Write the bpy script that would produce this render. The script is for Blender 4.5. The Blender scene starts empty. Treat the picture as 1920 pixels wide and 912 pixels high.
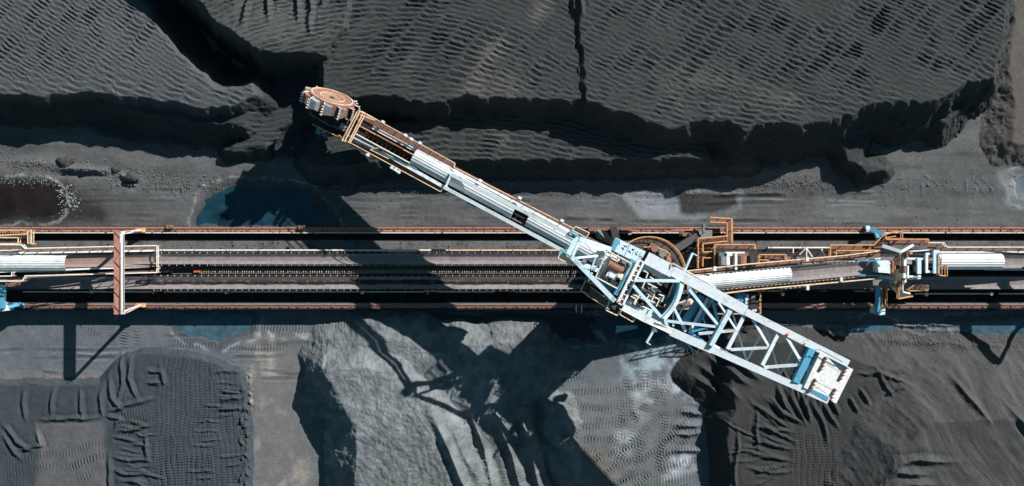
import bpy, math, random
import numpy as np
random.seed(7)
scene = bpy.context.scene
COL = scene.collection
H = 120.0          # drone height in metres above the conveyor floor
S = 14.0           # survey scale: photo pixels per metre on the conveyor floor


def P(px, py, z=0.0):
    k = (1 - z / H) / S
    return np.array([(px - 960) * k, -(py - 456) * k, z])


# ------------------------------------------------------------------ mesh builder
class MB:
    def __init__(self):
        self.v = []
        self.f = []

    def add(self, vs, fs):
        n = len(self.v)
        self.v += [tuple(float(c) for c in p) for p in vs]
        self.f += [tuple(i + n for i in f) for f in fs]
        return self

    def bar(self, p, q, w, h, up=(0, 0, 1)):
        p = np.array(p, float); q = np.array(q, float)
        d = q - p; L = np.linalg.norm(d)
        if L < 1e-6:
            return self
        d /= L
        up = np.array(up, float)
        if abs(d @ up) > .98:
            up = np.array([1., 0, 0])
        s = np.cross(d, up); s /= np.linalg.norm(s)
        u = np.cross(s, d)
        vs = []
        for c in (p, q):
            for a, b in ((-1, -1), (1, -1), (1, 1), (-1, 1)):
                vs.append(c + s * a * w / 2 + u * b * h / 2)
        self.add(vs, [(0, 1, 2, 3), (7, 6, 5, 4), (0, 4, 5, 1), (1, 5, 6, 2), (2, 6, 7, 3), (3, 7, 4, 0)])
        return self

    def ibeam(self, p, q, w, h):
        p = np.array(p, float); q = np.array(q, float)
        t = max(.05, h * .1)
        dz = np.array([0, 0, h / 2 - t / 2])
        self.bar(p + dz, q + dz, w, t)
        self.bar(p - dz, q - dz, w, t)
        self.bar(p, q, max(.05, w * .2), h - 2 * t)
        return self

    def tube(self, p, q, r, n=7, r2=None):
        p = np.array(p, float); q = np.array(q, float)
        d = q - p; L = np.linalg.norm(d)
        if L < 1e-6:
            return self
        d /= L
        up = np.array([0, 0, 1.]) if abs(d[2]) < .95 else np.array([1., 0, 0])
        s = np.cross(d, up); s /= np.linalg.norm(s)
        u = np.cross(s, d)
        r2 = r if r2 is None else r2
        vs = []
        for c, rr in ((p, r), (q, r2)):
            for i in range(n):
                a = 2 * math.pi * i / n
                vs.append(c + (s * math.cos(a) + u * math.sin(a)) * rr)
        fs = [(i, (i + 1) % n, n + (i + 1) % n, n + i) for i in range(n)]
        fs += [tuple(range(n))[::-1], tuple(range(n, 2 * n))]
        self.add(vs, fs)
        return self

    def pipe(self, pts, r, n=6):
        for a, b in zip(pts, pts[1:]):
            self.tube(a, b, r, n)
        return self

    def prism(self, top, depth):
        n = len(top)
        top = [np.array(t, float) for t in top]
        bot = [t - np.array([0, 0, depth]) for t in top]
        fs = [tuple(range(n)), tuple(range(n, 2 * n))[::-1]]
        fs += [(i, n + i, n + (i + 1) % n, (i + 1) % n) for i in range(n)]
        self.add(top + bot, fs)
        return self

    def slab(self, pts, z, depth):
        zf = z if callable(z) else (lambda x, y: z)
        return self.prism([P(x, y, zf(x, y)) for x, y in pts], depth)

    def box(self, c, sx, sy, sz, rot=0.0):
        """box standing on c, turned by rot about z"""
        ca, sa = math.cos(rot), math.sin(rot)
        top = []
        for a, b in ((-1, -1), (1, -1), (1, 1), (-1, 1)):
            x, y = a * sx / 2, b * sy / 2
            top.append((c[0] + x * ca - y * sa, c[1] + x * sa + y * ca, c[2] + sz))
        return self.prism(top, sz)

    def sweep(self, prof, p, q, thick=.02, closed=False):
        """prof: list of (across, up); swept straight from p to q as a thin sheet"""
        p = np.array(p, float); q = np.array(q, float)
        d = q - p; d /= np.linalg.norm(d)
        s = np.cross(d, (0, 0, 1)); s /= np.linalg.norm(s)
        u = np.cross(s, d)
        n = len(prof)
        vs = [c + s * a + u * b for c in (p, q) for a, b in prof]
        vs += [c + s * a + u * (b - thick) for c in (p, q) for a, b in prof]
        fs = []
        for i in range(n - 1):
            fs.append((i, i + 1, n + i + 1, n + i))
            fs.append((2 * n + i, 3 * n + i, 3 * n + i + 1, 2 * n + i + 1))
        fs += [(0, n, 3 * n, 2 * n), (n - 1, 3 * n - 1, 4 * n - 1, 2 * n - 1)]
        for i in range(n - 1):
            fs.append((i, 2 * n + i, 2 * n + i + 1, i + 1))
            fs.append((n + i, n + i + 1, 3 * n + i + 1, 3 * n + i))
        self.add(vs, fs)
        return self

    def build(self, name, mat, parent=None, smooth=False, label=None, kind=None):
        off = np.zeros(3)
        pr = parent
        while pr is not None:
            off = off + np.array(pr.location); pr = pr.parent
        me = bpy.data.meshes.new(name)
        me.from_pydata([tuple(np.array(p) - off) for p in self.v], [], self.f)
        me.materials.append(mat)
        me.update()
        if smooth:
            me.polygons.foreach_set('use_smooth', [True] * len(me.polygons))
        o = bpy.data.objects.new(name, me)
        COL.objects.link(o)
        if parent is not None:
            o.parent = parent
        if label:
            o['label'] = label
        if kind:
            o['kind'] = kind
        return o


def each(name, pieces, mat_, parent):
    """every piece a part of its own"""
    out = []
    for p in pieces:
        out.append(p.build(name, mat_, parent))
    return out


def tag(o, label=None, cat=None, group=None, kind=None):
    if label: o['label'] = label
    if cat: o['category'] = cat
    if group: o['group'] = group
    if kind: o['kind'] = kind
    return o


def thing(name, loc, label, cat, group=None):
    o = bpy.data.objects.new(name, None)
    o.empty_display_size = .3
    o.location = tuple(float(c) for c in loc)
    COL.objects.link(o)
    return tag(o, label, cat, group)


def rail(mb, pts, z, h=1.1, r=.055, post=1.7, mid=True, close=False):
    """handrail whose TOP rail runs through the survey points pts, over a deck at height z"""
    zf = z if callable(z) else (lambda x, y: z)
    if close:
        pts = list(pts) + [pts[0]]
    w = [P(x, y, zf(x, y) + h) for x, y in pts]
    mb.pipe(w, r)
    dn = np.array([0, 0, h * .5])
    if mid:
        mb.pipe([p - dn for p in w], r * .7, 5)
    for a, b in zip(w, w[1:]):
        n = max(1, int(round(np.linalg.norm(b - a) / post)))
        for i in range(n + 1):
            t = a + (b - a) * i / n
            mb.tube(t, t - np.array([0, 0, h]), r * .75, 5)
    return mb


# ------------------------------------------------------------------ materials
def mat(name, col, col2=None, scale=1.5, amount=.5, rough=.6, metal=0., bump=0., detail=6, fine=None, spec=.3, vary=.22, dirt=0., dirt_col=(.10, .075, .06)):
    m = bpy.data.materials.new(name)
    m.use_nodes = True
    nt = m.node_tree; N = nt.nodes; L = nt.links
    b = N['Principled BSDF']
    b.inputs['Roughness'].default_value = rough
    b.inputs['Metallic'].default_value = metal
    b.inputs['Specular IOR Level'].default_value = spec
    tc = N.new('ShaderNodeTexCoord')
    no = N.new('ShaderNodeTexNoise')
    no.inputs['Scale'].default_value = scale
    no.inputs['Detail'].default_value = detail
    no.inputs['Roughness'].default_value = .65
    L.new(tc.outputs['Object'], no.inputs['Vector'])
    cr = N.new('ShaderNodeValToRGB')
    cr.color_ramp.elements[0].position = .5 + (.5 - amount) * .35
    cr.color_ramp.elements[1].position = min(1, .5 + (.5 - amount) * .35 + .18)
    c2 = col2 if col2 else tuple(c * .6 for c in col)
    cr.color_ramp.elements[0].color = (*col, 1)
    cr.color_ramp.elements[1].color = (*c2, 1)
    L.new(no.outputs['Fac'], cr.inputs['Fac'])
    # fine dust variation
    n2 = N.new('ShaderNodeTexNoise')
    n2.inputs['Scale'].default_value = fine or scale * 6
    n2.inputs['Detail'].default_value = 4
    L.new(tc.outputs['Object'], n2.inputs['Vector'])
    mr = N.new('ShaderNodeMapRange')
    mr.inputs['From Min'].default_value = .3; mr.inputs['From Max'].default_value = .7
    mr.inputs['To Min'].default_value = 1 - vary; mr.inputs['To Max'].default_value = 1 + vary * .5
    L.new(n2.outputs['Fac'], mr.inputs['Value'])
    mx = N.new('ShaderNodeMix'); mx.data_type = 'RGBA'; mx.blend_type = 'MULTIPLY'
    mx.inputs['Factor'].default_value = 1.0
    L.new(cr.outputs['Color'], mx.inputs['A'])
    L.new(mr.outputs['Result'], mx.inputs['B'])
    last = mx.outputs['Result']
    if dirt:      # blown coal dust and rust runs in uneven patches
        nd = N.new('ShaderNodeTexNoise'); nd.inputs['Scale'].default_value = .9; nd.inputs['Detail'].default_value = 9; nd.inputs['Roughness'].default_value = .78
        L.new(tc.outputs['Object'], nd.inputs['Vector'])
        md = N.new('ShaderNodeMapRange'); md.inputs['From Min'].default_value = .53; md.inputs['From Max'].default_value = .74
        md.inputs['To Min'].default_value = 0; md.inputs['To Max'].default_value = dirt
        L.new(nd.outputs['Fac'], md.inputs['Value'])
        xd = N.new('ShaderNodeMix'); xd.data_type = 'RGBA'
        L.new(md.outputs['Result'], xd.inputs['Factor']); L.new(last, xd.inputs['A']); xd.inputs['B'].default_value = (*dirt_col, 1)
        last = xd.outputs['Result']
    L.new(last, b.inputs['Base Color'])
    if bump:
        bp = N.new('ShaderNodeBump')
        bp.inputs['Strength'].default_value = bump
        bp.inputs['Distance'].default_value = .05
        L.new(n2.outputs['Fac'], bp.inputs['Height'])
        L.new(bp.outputs['Normal'], b.inputs['Normal'])
    return m


WHITE = mat('white_paint', (.72, .785, .82), (.62, .69, .73), .5, .3, .5, vary=.1, dirt=.75)
PALE = mat('pale_blue_paint', (.58, .74, .82), (.46, .60, .68), .7, .3, .5, vary=.12, dirt=.75)
BLUE = mat('blue_paint_and_shade', (.10, .36, .54), (.16, .30, .38), 1.2, .4, .5, dirt=.6)  # real blue paint, also the painted shade on some inner faces
ROOF = mat('galvanised_sheet', (.64, .675, .69), (.50, .52, .54), .35, .4, .5, .1, vary=.14, dirt=.35, dirt_col=(.16, .15, .15))
RUST = mat('rusty_steel', (.27, .145, .105), (.12, .075, .06), 1.3, .45, .8, bump=.3)
PINK = mat('faded_red_paint', (.48, .225, .17), (.30, .15, .115), .9, .4, .7)
ORANGE = mat('orange_paint', (.70, .36, .16), (.38, .19, .10), 1.2, .4, .6)
TAN = mat('tan_paint', (.78, .56, .38), (.50, .27, .15), 1.1, .45, .6)
CREAM = mat('cream_paint', (.78, .72, .64), (.55, .42, .32), .9, .35, .6)
RUBBER = mat('dusty_belt_rubber', (.235, .205, .205), (.17, .15, .155), .35, .4, .8)
DARK = mat('sooty_steel', (.035, .036, .038), (.06, .05, .045), 1.6, .5, .7)
GREY = mat('grey_steel', (.20, .21, .22), (.11, .11, .115), 1.3, .5, .6)
COAL = mat('loose_coal', (.016, .016, .017), (.03, .03, .031), 3., .5, .85, bump=.9, fine=9.)
CONC = mat('dusty_concrete', (.125, .128, .128), (.06, .062, .064), .35, .5, .9, bump=.2)
DUST = mat('coal_dust_floor', (.018, .018, .019), (.035, .035, .036), .5, .45, .95, bump=.3)
DECK = mat('rusty_deck_plate', (.20, .105, .08), (.10, .07, .06), .8, .45, .8)
GRATE = mat('dark_grating', (.07, .065, .06), (.12, .08, .06), 1.5, .45, .8)
SLAB = mat('concrete_ballast', (.15, .16, .165), (.10, .105, .11), 1., .45, .85)
TEAL = mat('teal_paint', (.14, .38, .42), (.10, .22, .25), 1.4, .4, .6)
# ------------------------------------------------------------------ terrain
RNG = np.random.default_rng(11)


def vnoise(x, y, scale, seed):
    """smooth value noise in [-1,1], cell size = scale (metres)"""
    r = np.random.default_rng(seed)
    n = 256
    g = r.uniform(-1, 1, (n, n)).astype(np.float32)
    u = x / scale + 1000.3; v = y / scale + 1000.7
    iu = np.floor(u).astype(int); iv = np.floor(v).astype(int)
    fu = (u - iu).astype(np.float32); fv = (v - iv).astype(np.float32)
    fu = fu * fu * (3 - 2 * fu); fv = fv * fv * (3 - 2 * fv)
    a = g[iu % n, iv % n]; b = g[(iu + 1) % n, iv % n]
    c = g[iu % n, (iv + 1) % n]; d = g[(iu + 1) % n, (iv + 1) % n]
    return (a * (1 - fu) + b * fu) * (1 - fv) + (c * (1 - fu) + d * fu) * fv


def fbm(x, y, scale, seed, octv=4, gain=.5):
    t = 0; a = 1.; s = 0
    for i in range(octv):
        t = t + a * vnoise(x, y, scale / 2 ** i, seed + 17 * i); s += a; a *= gain
    return t / s


def sdf(gx, gy, poly):
    """signed distance in metres, positive outside; gx, gy in survey pixels on the floor plane"""
    n = len(poly)
    d = np.full(gx.shape, 1e9, np.float32)
    inside = np.zeros(gx.shape, bool)
    for i in range(n):
        x0, y0 = poly[i]; x1, y1 = poly[(i + 1) % n]
        ex, ey = x1 - x0, y1 - y0
        wx = gx - x0; wy = gy - y0
        t = np.clip((wx * ex + wy * ey) / (ex * ex + ey * ey + 1e-9), 0, 1)
        dx = wx - ex * t; dy = wy - ey * t
        d = np.minimum(d, dx * dx + dy * dy)
        c = ((y0 <= gy) != (y1 <= gy))
        if ey != 0:
            inside ^= c & (gx < x0 + (gy - y0) * ex / ey)
    d = np.sqrt(d) / S
    return np.where(inside, -d, d)


def ldist(gx, gy, line):
    """distance (m), arc position (m) and side to a polyline"""
    best = np.full(gx.shape, 1e9, np.float32); arc = np.zeros(gx.shape, np.float32); side = np.zeros(gx.shape, np.float32)
    acc = 0.
    for (x0, y0), (x1, y1) in zip(line, line[1:]):
        ex, ey = x1 - x0, y1 - y0; L = math.hypot(ex, ey)
        wx = gx - x0; wy = gy - y0
        t = np.clip((wx * ex + wy * ey) / (L * L), 0, 1)
        dx = wx - ex * t; dy = wy - ey * t
        q = np.hypot(dx, dy) / S
        m = q < best
        best = np.where(m, q, best); arc = np.where(m, acc + t * L / S, arc)
        side = np.where(m, np.sign(ex * wy - ey * wx), side)
        acc += L / S
    return best, arc, side


def ground_px(pts, z):
    k = 1 - z / H
    return [(960 + (x - 960) * k, 456 + (y - 456) * k) for x, y in pts]


NG, SG = .85, -1.2       # ground level north and south of the raised track bed
#  region ids: 0 ground, 1 north-west pile, 2 main north pile, 3 pale heap, 4 ridged coal bed, 5 right heap, 6 tracked bed
MOUNDS = [
    # rid, polygon of the top edge as surveyed, z, (gx slope of top), side slope, edge noise, roughness
    (1, [(-260, -300), (170, -300), (258, -5), (300, 60), (330, 100), (365, 130), (405, 165), (425, 172), (470, 160), (478, 178), (430, 203), (350, 195), (260, 185), (170, 170), (80, 178), (0, 176), (-260, 172)], 6.3, 1.5, .35, .10),
    (1, [(-260, 170), (0, 186), (90, 191), (190, 199), (276, 215), (368, 229), (460, 238), (478, 215), (440, 180), (300, 150), (-260, 150)], 3.5, 1.3, .3, .25, (1.1, 180, 300)),
    (1, [(-260, 215), (35, 229), (150, 231), (250, 262), (330, 268), (480, 285), (580, 290), (600, 240), (440, 215), (-260, 190)], 1.5, 1.1, .5, .3),
    (1, [(478, 135), (484, 95), (608, 95), (608, 212), (562, 226), (522, 242), (500, 260), (496, 274), (424, 283), (462, 262), (465, 225), (463, 195)], 2.9, 1.1, .12, .06),
    (2, [(-60, -320), (240, -100), (368, -5), (395, 30), (455, 68), (482, 98), (600, 92), (640, 45), (700, -300)], 9.8, 3.2, .35, .1, (-1.8, 480, 640)),
    (2, [(604, 85), (607, 170), (640, 182), (669, 180), (733, 177), (784, 193), (830, 196), (876, 175), (899, 186), (996, 184), (1120, 192), (1400, 150), (1400, -300), (660, -300), (640, 30)], 7.0, 1.8, .3, .1, (.8, 640, 850)),
    (2, [(1075, -300), (1078, 0), (1088, 80), (1092, 130), (1100, 190), (1140, 206), (1200, 217), (1260, 240), (1320, 228), (1370, 226), (1403, 244), (1440, 230), (1513, 233), (1605, 212), (1661, 187), (1730, 196), (1790, 175), (1817, 152), (1868, 143), (1884, 69), (1893, 0), (1893, -300)], 8.35, 1.6, .4, .42, (-.4, 1085, 1260)),
    (2, [(571, 296), (600, 258), (640, 250), (800, 225), (876, 205), (1014, 205), (1300, 230), (1330, 296), (1164, 297), (730, 299), (640, 314), (590, 312)], 4.6, 1.6, .15, .06),
    (2, [(598, 322), (700, 320), (1265, 319), (1420, 312), (1420, 260), (650, 270)], 2.7, 1.5, .2, .2),
    (2, [(1585, 200), (1650, 190), (1622, 255), (1612, 305), (1660, 318), (1625, 324), (1590, 300), (1578, 250)], 3.3, 1.2, .35, .3),
    (2, [(1735, 180), (1800, 160), (1800, 205), (1775, 232), (1745, 220)], 4.2, 1.1, .35, .35),
    (7, [(1905, -300), (1905, 60), (1893, 160), (1905, 260), (2100, 300), (2100, -300)], 2.6, .45, .8, .15),
    # south
    (6, [(-300, 722), (0, 723), (190, 724), (215, 690), (240, 672), (300, 665), (350, 668), (400, 684), (445, 700), (455, 760), (463, 800), (458, 930), (455, 1300), (-300, 1300)], -.55, .9, .25, .03),
    (3, [(618, 700), (640, 745), (664, 795), (672, 912), (680, 1300), (960, 1300), (900, 912), (850, 820), (800, 760), (740, 715), (690, 690)], 3.3, .92, .75, .16),
    (3, [(632, 664), (690, 640), (760, 642), (850, 680), (880, 760), (700, 800), (630, 740)], 1.0, .5, .6, .1),
    (3, [(860, 650), (1000, 645), (1040, 690), (960, 760), (1010, 912), (1030, 1300), (930, 1300), (840, 760)], 1.3, .8, .6, .2),
    (3, [(1024, 768), (1056, 762), (1062, 800), (1040, 818), (1020, 805)], .3, .7, .7, .25),
    (3, [(1018, 835), (1060, 850), (1075, 890), (1050, 905), (1030, 880)], .2, .6, .3, .1),
    (4, [(1376, 640), (1372, 700), (1378, 770), (1366, 800), (1372, 850), (1376, 1300), (1720, 1300), (1720, 760), (1640, 690), (1560, 660), (1450, 640)], 1.7, 1.25, .4, .06),
    (4, [(1290, 700), (1330, 660), (1400, 635), (1420, 700), (1340, 740)], -.1, .6, .4, .1),
    (5, [(1650, 940), (1690, 850), (1740, 800), (1830, 788), (2200, 800), (2200, 1300), (1640, 1300)], 5.2, .60, .35, .05),
    (5, [(1625, 705), (1690, 695), (1750, 720), (1790, 780), (1700, 820), (1640, 770)], 1.5, .55, .4, .04),
]

# folds and blade marks pushed up in the coal: (polyline, height, half width)
RIDGES = []
for ln in [[(42, 728), (38, 760), (44, 790)], [(99, 726), (95, 760), (93, 785)], [(147, 728), (150, 770), (152, 790)], [(190, 726), (186, 750), (188, 782)],
           [(60, 792), (100, 788), (190, 786)], [(190, 780), (225, 790), (205, 808)], [(60, 800), (72, 835), (30, 850)], [(0, 795), (30, 830), (60, 850)], [(0, 815), (25, 850), (40, 865)],
           [(222, 660), (226, 720), (215, 760)], [(244, 662), (238, 710), (255, 755)], [(200, 700), (205, 745), (230, 775)], [(190, 778), (240, 760), (288, 748)], [(210, 810), (250, 806), (285, 795)],
           [(200, 850), (202, 880), (203, 930)], [(270, 815), (272, 870)], [(205, 858), (240, 868), (270, 862)], [(205, 880), (235, 892), (272, 890)], [(220, 905), (250, 905), (290, 925)],
           [(272, 697), (300, 696)], [(272, 720), (300, 719)], [(410, 735), (445, 737)], [(405, 750), (450, 746)], [(400, 770), (455, 765)], [(300, 690), (306, 725)]]:
    RIDGES.append((ln, .34, .34))
for ln in [[(1405, 752), (1440, 775), (1475, 800)], [(1425, 740), (1460, 770), (1500, 790)], [(1400, 792), (1440, 800), (1480, 806)], [(1392, 818), (1440, 828), (1480, 838)], [(1400, 850), (1440, 850), (1478, 860)],
           [(1446, 712), (1462, 750), (1470, 770)], [(1466, 722), (1492, 770), (1505, 795)], [(1490, 730), (1510, 775), (1512, 790)], [(1515, 745), (1535, 790), (1545, 830)], [(1530, 740), (1550, 780), (1566, 800)],
           [(1545, 735), (1565, 775)], [(1376, 790), (1378, 830), (1372, 860), (1374, 930)], [(1580, 740), (1600, 770)], [(1392, 870), (1440, 880), (1480, 878)], [(1416, 760), (1412, 800), (1415, 840)],
           [(1600, 720), (1620, 755)], [(1630, 680), (1650, 720), (1662, 740)], [(1585, 700), (1640, 695), (1700, 720)], [(1640, 735), (1690, 715)]]:
    RIDGES.append((ln, .33, .32))
for ln in [[(1300, 680), (1345, 710), (1385, 745)], [(1320, 665), (1360, 690), (1400, 720)], [(1345, 655), (1385, 680), (1420, 712)], [(1290, 700), (1330, 725), (1365, 760)], [(1270, 800), (1320, 802)],
           [(1265, 820), (1325, 812)], [(1260, 850), (1330, 845)], [(1275, 775), (1325, 780)]]:
    RIDGES.append((ln, .40, .45))
for ln in [[(815, 770), (850, 840), (885, 930)], [(870, 745), (905, 820), (930, 930)], [(915, 740), (945, 810), (985, 930)], [(950, 735), (985, 800), (1018, 930)], [(975, 760), (1005, 850), (1022, 930)],
           [(1010, 806), (1045, 835), (1080, 845)]]:
    RIDGES.append((ln, .85, .65))
for ln in [[(520, 0), (505, 40), (492, 82)], [(536, -20), (540, 70)], [(585, -20), (588, 70)], [(610, -20), (607, 90)], [(640, 10), (625, 40)], [(1075, 0), (1085, 60)]]:
    RIDGES.append((ln, .55, .35))
for ln in [[(1600, 912), (1660, 850), (1680, 845), (1760, 848)], [(1640, 865), (1700, 870)], [(1670, 888), (1720, 890)], [(1850, 740), (1890, 800), (1930, 850)], [(1760, 690), (1820, 780)]]:
    RIDGES.append((ln, .5, .5))
RIDGES += [([(108, 318), (160, 318), (215, 322)], .5, .45), ([(228, 330), (262, 338)], .5, .5), ([(228, 346), (262, 350)], .25, .2),
           ([(0, 306), (80, 306), (200, 318)], .2, .8), ([(1640, 600), (1700, 612), (1790, 612), (1830, 600)], .25, .3), ([(1580, 632), (1700, 640), (1920, 650)], .3, .7), ([(470, 640), (600, 640)], .12, .6)]

_r = random.Random(77)
for k in range(24):
    f = k / 23
    a = math.radians(205 - 120 * f + _r.uniform(-5, 5))
    cx, cy = 1530 + _r.uniform(-20, 20), 850 + _r.uniform(-12, 12)
    r0, r1 = _r.uniform(60, 90), _r.uniform(125, 200)
    bend = _r.uniform(-8, 8)
    RIDGES.append(([(cx + r0 * math.cos(a), cy - r0 * math.sin(a)), (cx + (r0 + r1) / 2 * math.cos(a) + bend, cy - (r0 + r1) / 2 * math.sin(a) + bend), (cx + r1 * math.cos(a), cy - r1 * math.sin(a))], _r.uniform(.12, .27), _r.uniform(.2, .34)))
for k in range(15):
    x = _r.uniform(400, 462); y = 700 + 215 * (k / 14) + _r.uniform(-3, 3)
    RIDGES.append(([(x - _r.uniform(30, 60), y + _r.uniform(-2, 4)), (x, y)], _r.uniform(.10, .24), _r.uniform(.16, .26)))
for k in range(13):
    x = _r.uniform(205, 270); y = 790 + 122 * (k / 12)
    RIDGES.append(([(x, y), (x + _r.uniform(15, 35), y + _r.uniform(2, 9)), (x + _r.uniform(40, 60), y + _r.uniform(2, 12))], _r.uniform(.15, .3), _r.uniform(.18, .28)))
for k in range(60):      # crumbs of coal along the ragged right edge of the tread bed
    x = 458 + _r.gauss(0, 5); y = _r.uniform(700, 930)
    RIDGES.append(([(x, y), (x + _r.uniform(-4, 6), y + _r.uniform(4, 14))], _r.uniform(.1, .35), _r.uniform(.15, .3)))

# crawler tracks: polylines, each cut as a row of cleat marks
TRACKS = []
for ln in [[(1085, 770), (1140, 768), (1195, 758)], [(1080, 805), (1140, 803), (1190, 795)], [(1090, 820), (1140, 830), (1195, 850)], [(1100, 835), (1150, 850), (1190, 872)], [(1130, 900), (1180, 870), (1260, 850), (1330, 840)],
           [(1150, 925), (1190, 885), (1250, 830), (1290, 790)], [(1186, 735), (1190, 790), (1184, 850)], [(1228, 700), (1230, 760), (1215, 810)], [(1200, 700), (1204, 760)], [(1235, 722), (1290, 745), (1330, 752)],
           [(1230, 775), (1280, 780), (1330, 785)], [(1150, 912), (1230, 892), (1310, 868)], [(1180, 925), (1250, 905), (1300, 885)], [(1260, 690), (1300, 720), (1345, 752)], [(1280, 680), (1330, 715), (1370, 735)],
           [(226, 600), (227, 660)], [(248, 610), (250, 665)], [(556, -20), (556, 72)], [(572, -20), (573, 72)], [(515, 0), (492, 60)], [(0, 872), (60, 858), (110, 842)], [(100, 860), (160, 838), (205, 828)],
           [(120, 885), (165, 862), (205, 850)], [(0, 892), (40, 880)], [(200, 800), (240, 785), (285, 758)], [(205, 790), (240, 775), (285, 750)], [(945, 820), (965, 870), (985, 925)], [(905, 840), (930, 925)],
           [(1640, 612), (1700, 620), (1760, 612)], [(1660, 600), (1740, 600)], [(1000, 700), (1060, 690), (1100, 680)], [(480, 600), (570, 604), (640, 600)], [(150, 598), (215, 604)], [(1560, 765), (1562, 830)],
           [(1395, 590), (1330, 612), (1400, 640)], [(1440, 640), (1400, 660)], [(1395, 820), (1440, 832), (1490, 835)], [(1400, 845), (1480, 855)], [(1420, 755), (1500, 800)]]:
    TRACKS.append(ln)
# most tracks are pairs, one per crawler, some driven twice
for ln in list(TRACKS):
    (x0, y0), (x1, y1) = ln[0], ln[-1]
    L_ = math.hypot(x1 - x0, y1 - y0); nx_, ny_ = -(y1 - y0) / L_, (x1 - x0) / L_
    TRACKS.append([(x + 25 * nx_, y + 25 * ny_) for x, y in ln])
for x0, y0, x1, y1, x2, y2 in ((1120, 920, 1190, 830, 1320, 700), (1090, 900, 1170, 800, 1290, 700), (1200, 925, 1250, 830, 1350, 740), (1060, 740, 1160, 735, 1270, 715), (1070, 760, 1180, 780, 1330, 770),
                               (1210, 690, 1218, 780, 1190, 900), (1245, 690, 1250, 790, 1235, 900), (1100, 870, 1220, 830, 1330, 820), (1000, 600, 1300, 604, 1600, 600), (300, 610, 520, 616, 700, 606), (640, 640, 480, 655, 300, 645)):
    TRACKS.append([(x0, y0), (x1, y1), (x2, y2)])
POOLS = [  # where water stands: outline, depth of the hollow
    ([(-40, 352), (70, 345), (110, 356), (125, 380), (120, 398), (70, 408), (-40, 410)], .30), ([(400, 362), (440, 350), (520, 350), (580, 362), (615, 390), (632, 422), (376, 422), (384, 395)], .30),
    ([(318, 592), (400, 588), (470, 598), (465, 622), (430, 632), (405, 646), (385, 640), (345, 634), (328, 616)], .26), ([(700, 592), (840, 586), (1100, 590), (1120, 640), (960, 636), (880, 626), (800, 632), (720, 618)], .26),
    ([(1596, 612), (1640, 606), (1672, 616), (1676, 628), (1630, 632), (1600, 628)], .22), ([(1788, 604), (1850, 600), (1990, 600), (1990, 630), (1880, 634), (1810, 630)], .22),
    ([(1888, 336), (1925, 318), (1990, 318), (1990, 378), (1900, 376)], .24), ([(1110, 600), (1180, 588), (1260, 596), (1240, 640), (1160, 640)], .24), ([(744, 625), (770, 620), (800, 624), (803, 636), (770, 640), (745, 636)], .24)]
RUTS = []
_q = random.Random(5)
for k in range(16):
    x0 = _q.uniform(-60, 1300); y0 = _q.uniform(362, 421)
    RUTS.append((x0, y0, x0 + _q.uniform(300, 800), y0 + _q.uniform(-10, 10), _q.uniform(-8, 8)))
for k in range(12):
    x0 = _q.uniform(-60, 500); y0 = _q.uniform(606, 712)
    RUTS.append((x0, y0, x0 + _q.uniform(140, 420), y0 + _q.uniform(-8, 8), _q.uniform(-8, 8)))
for k in range(6):
    x0 = _q.uniform(1500, 1700); y0 = _q.uniform(598, 640)
    RUTS.append((x0, y0, x0 + _q.uniform(200, 400), y0 + _q.uniform(-8, 8), _q.uniform(-8, 8)))
BEDS = [  # areas of parallel cleat marks: polygon, direction of the rows (deg), row width px
    ([(292, 670), (350, 668), (400, 684), (390, 820), (285, 820), (290, 740)], 92, 9.),
    ([(390, 690), (440, 700), (455, 760), (462, 910), (455, 1000), (280, 1000), (275, 820), (390, 815)], 85, 11.),
    ([(1482, 805), (1560, 815), (1566, 1000), (1478, 1000), (1476, 860)], 88, 11.),
    ([(272, 855), (400, 850), (400, 1000), (272, 1000)], 88, 9.),
]


def ripple(gx, gy, line_deg, band_deg, bw, lam, seed, bend=0.):
    r = np.random.default_rng(seed)
    la = math.radians(line_deg); ba = math.radians(band_deg)
    w = 7 * fbm(gx / S, gy / S, 5., seed + 3, 3) + 16 * vnoise(gx / S, gy / S, 22., seed + 4)
    a = -gx * math.sin(la) + gy * math.cos(la)
    if bend:
        a = a + bend * np.minimum(gx - 1000, 0) ** 2
    b = -gx * math.sin(ba) + gy * math.cos(ba) + w
    k = np.floor(b / bw).astype(int)
    ph = r.uniform(0, 1, 4001)[k % 4001]
    lm = lam * (1 + .18 * r.uniform(-1, 1, 4001)[k % 4001])
    fb = b / bw - k
    t = a / lm + ph + .5 * (fb - .5) ** 2 + .20 * vnoise(gx / S, gy / S, 1.5, seed + 5) + .16 * vnoise(gx / S, gy / S, .45, seed + 6)
    t = t - np.floor(t)
    p = np.where(t < .3, t / .3, (1 - t) / .7)
    env = (1 - np.clip((np.abs(fb - .5) - .32) / .18, 0, 1) * .9) * r.uniform(.7, 1.05, 4001)[k % 4001] * np.clip(1 + 1.3 * fbm(gx / S, gy / S, 1.6, seed + 9, 3), .2, 1.25)
    return (p - .5) * env


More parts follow.
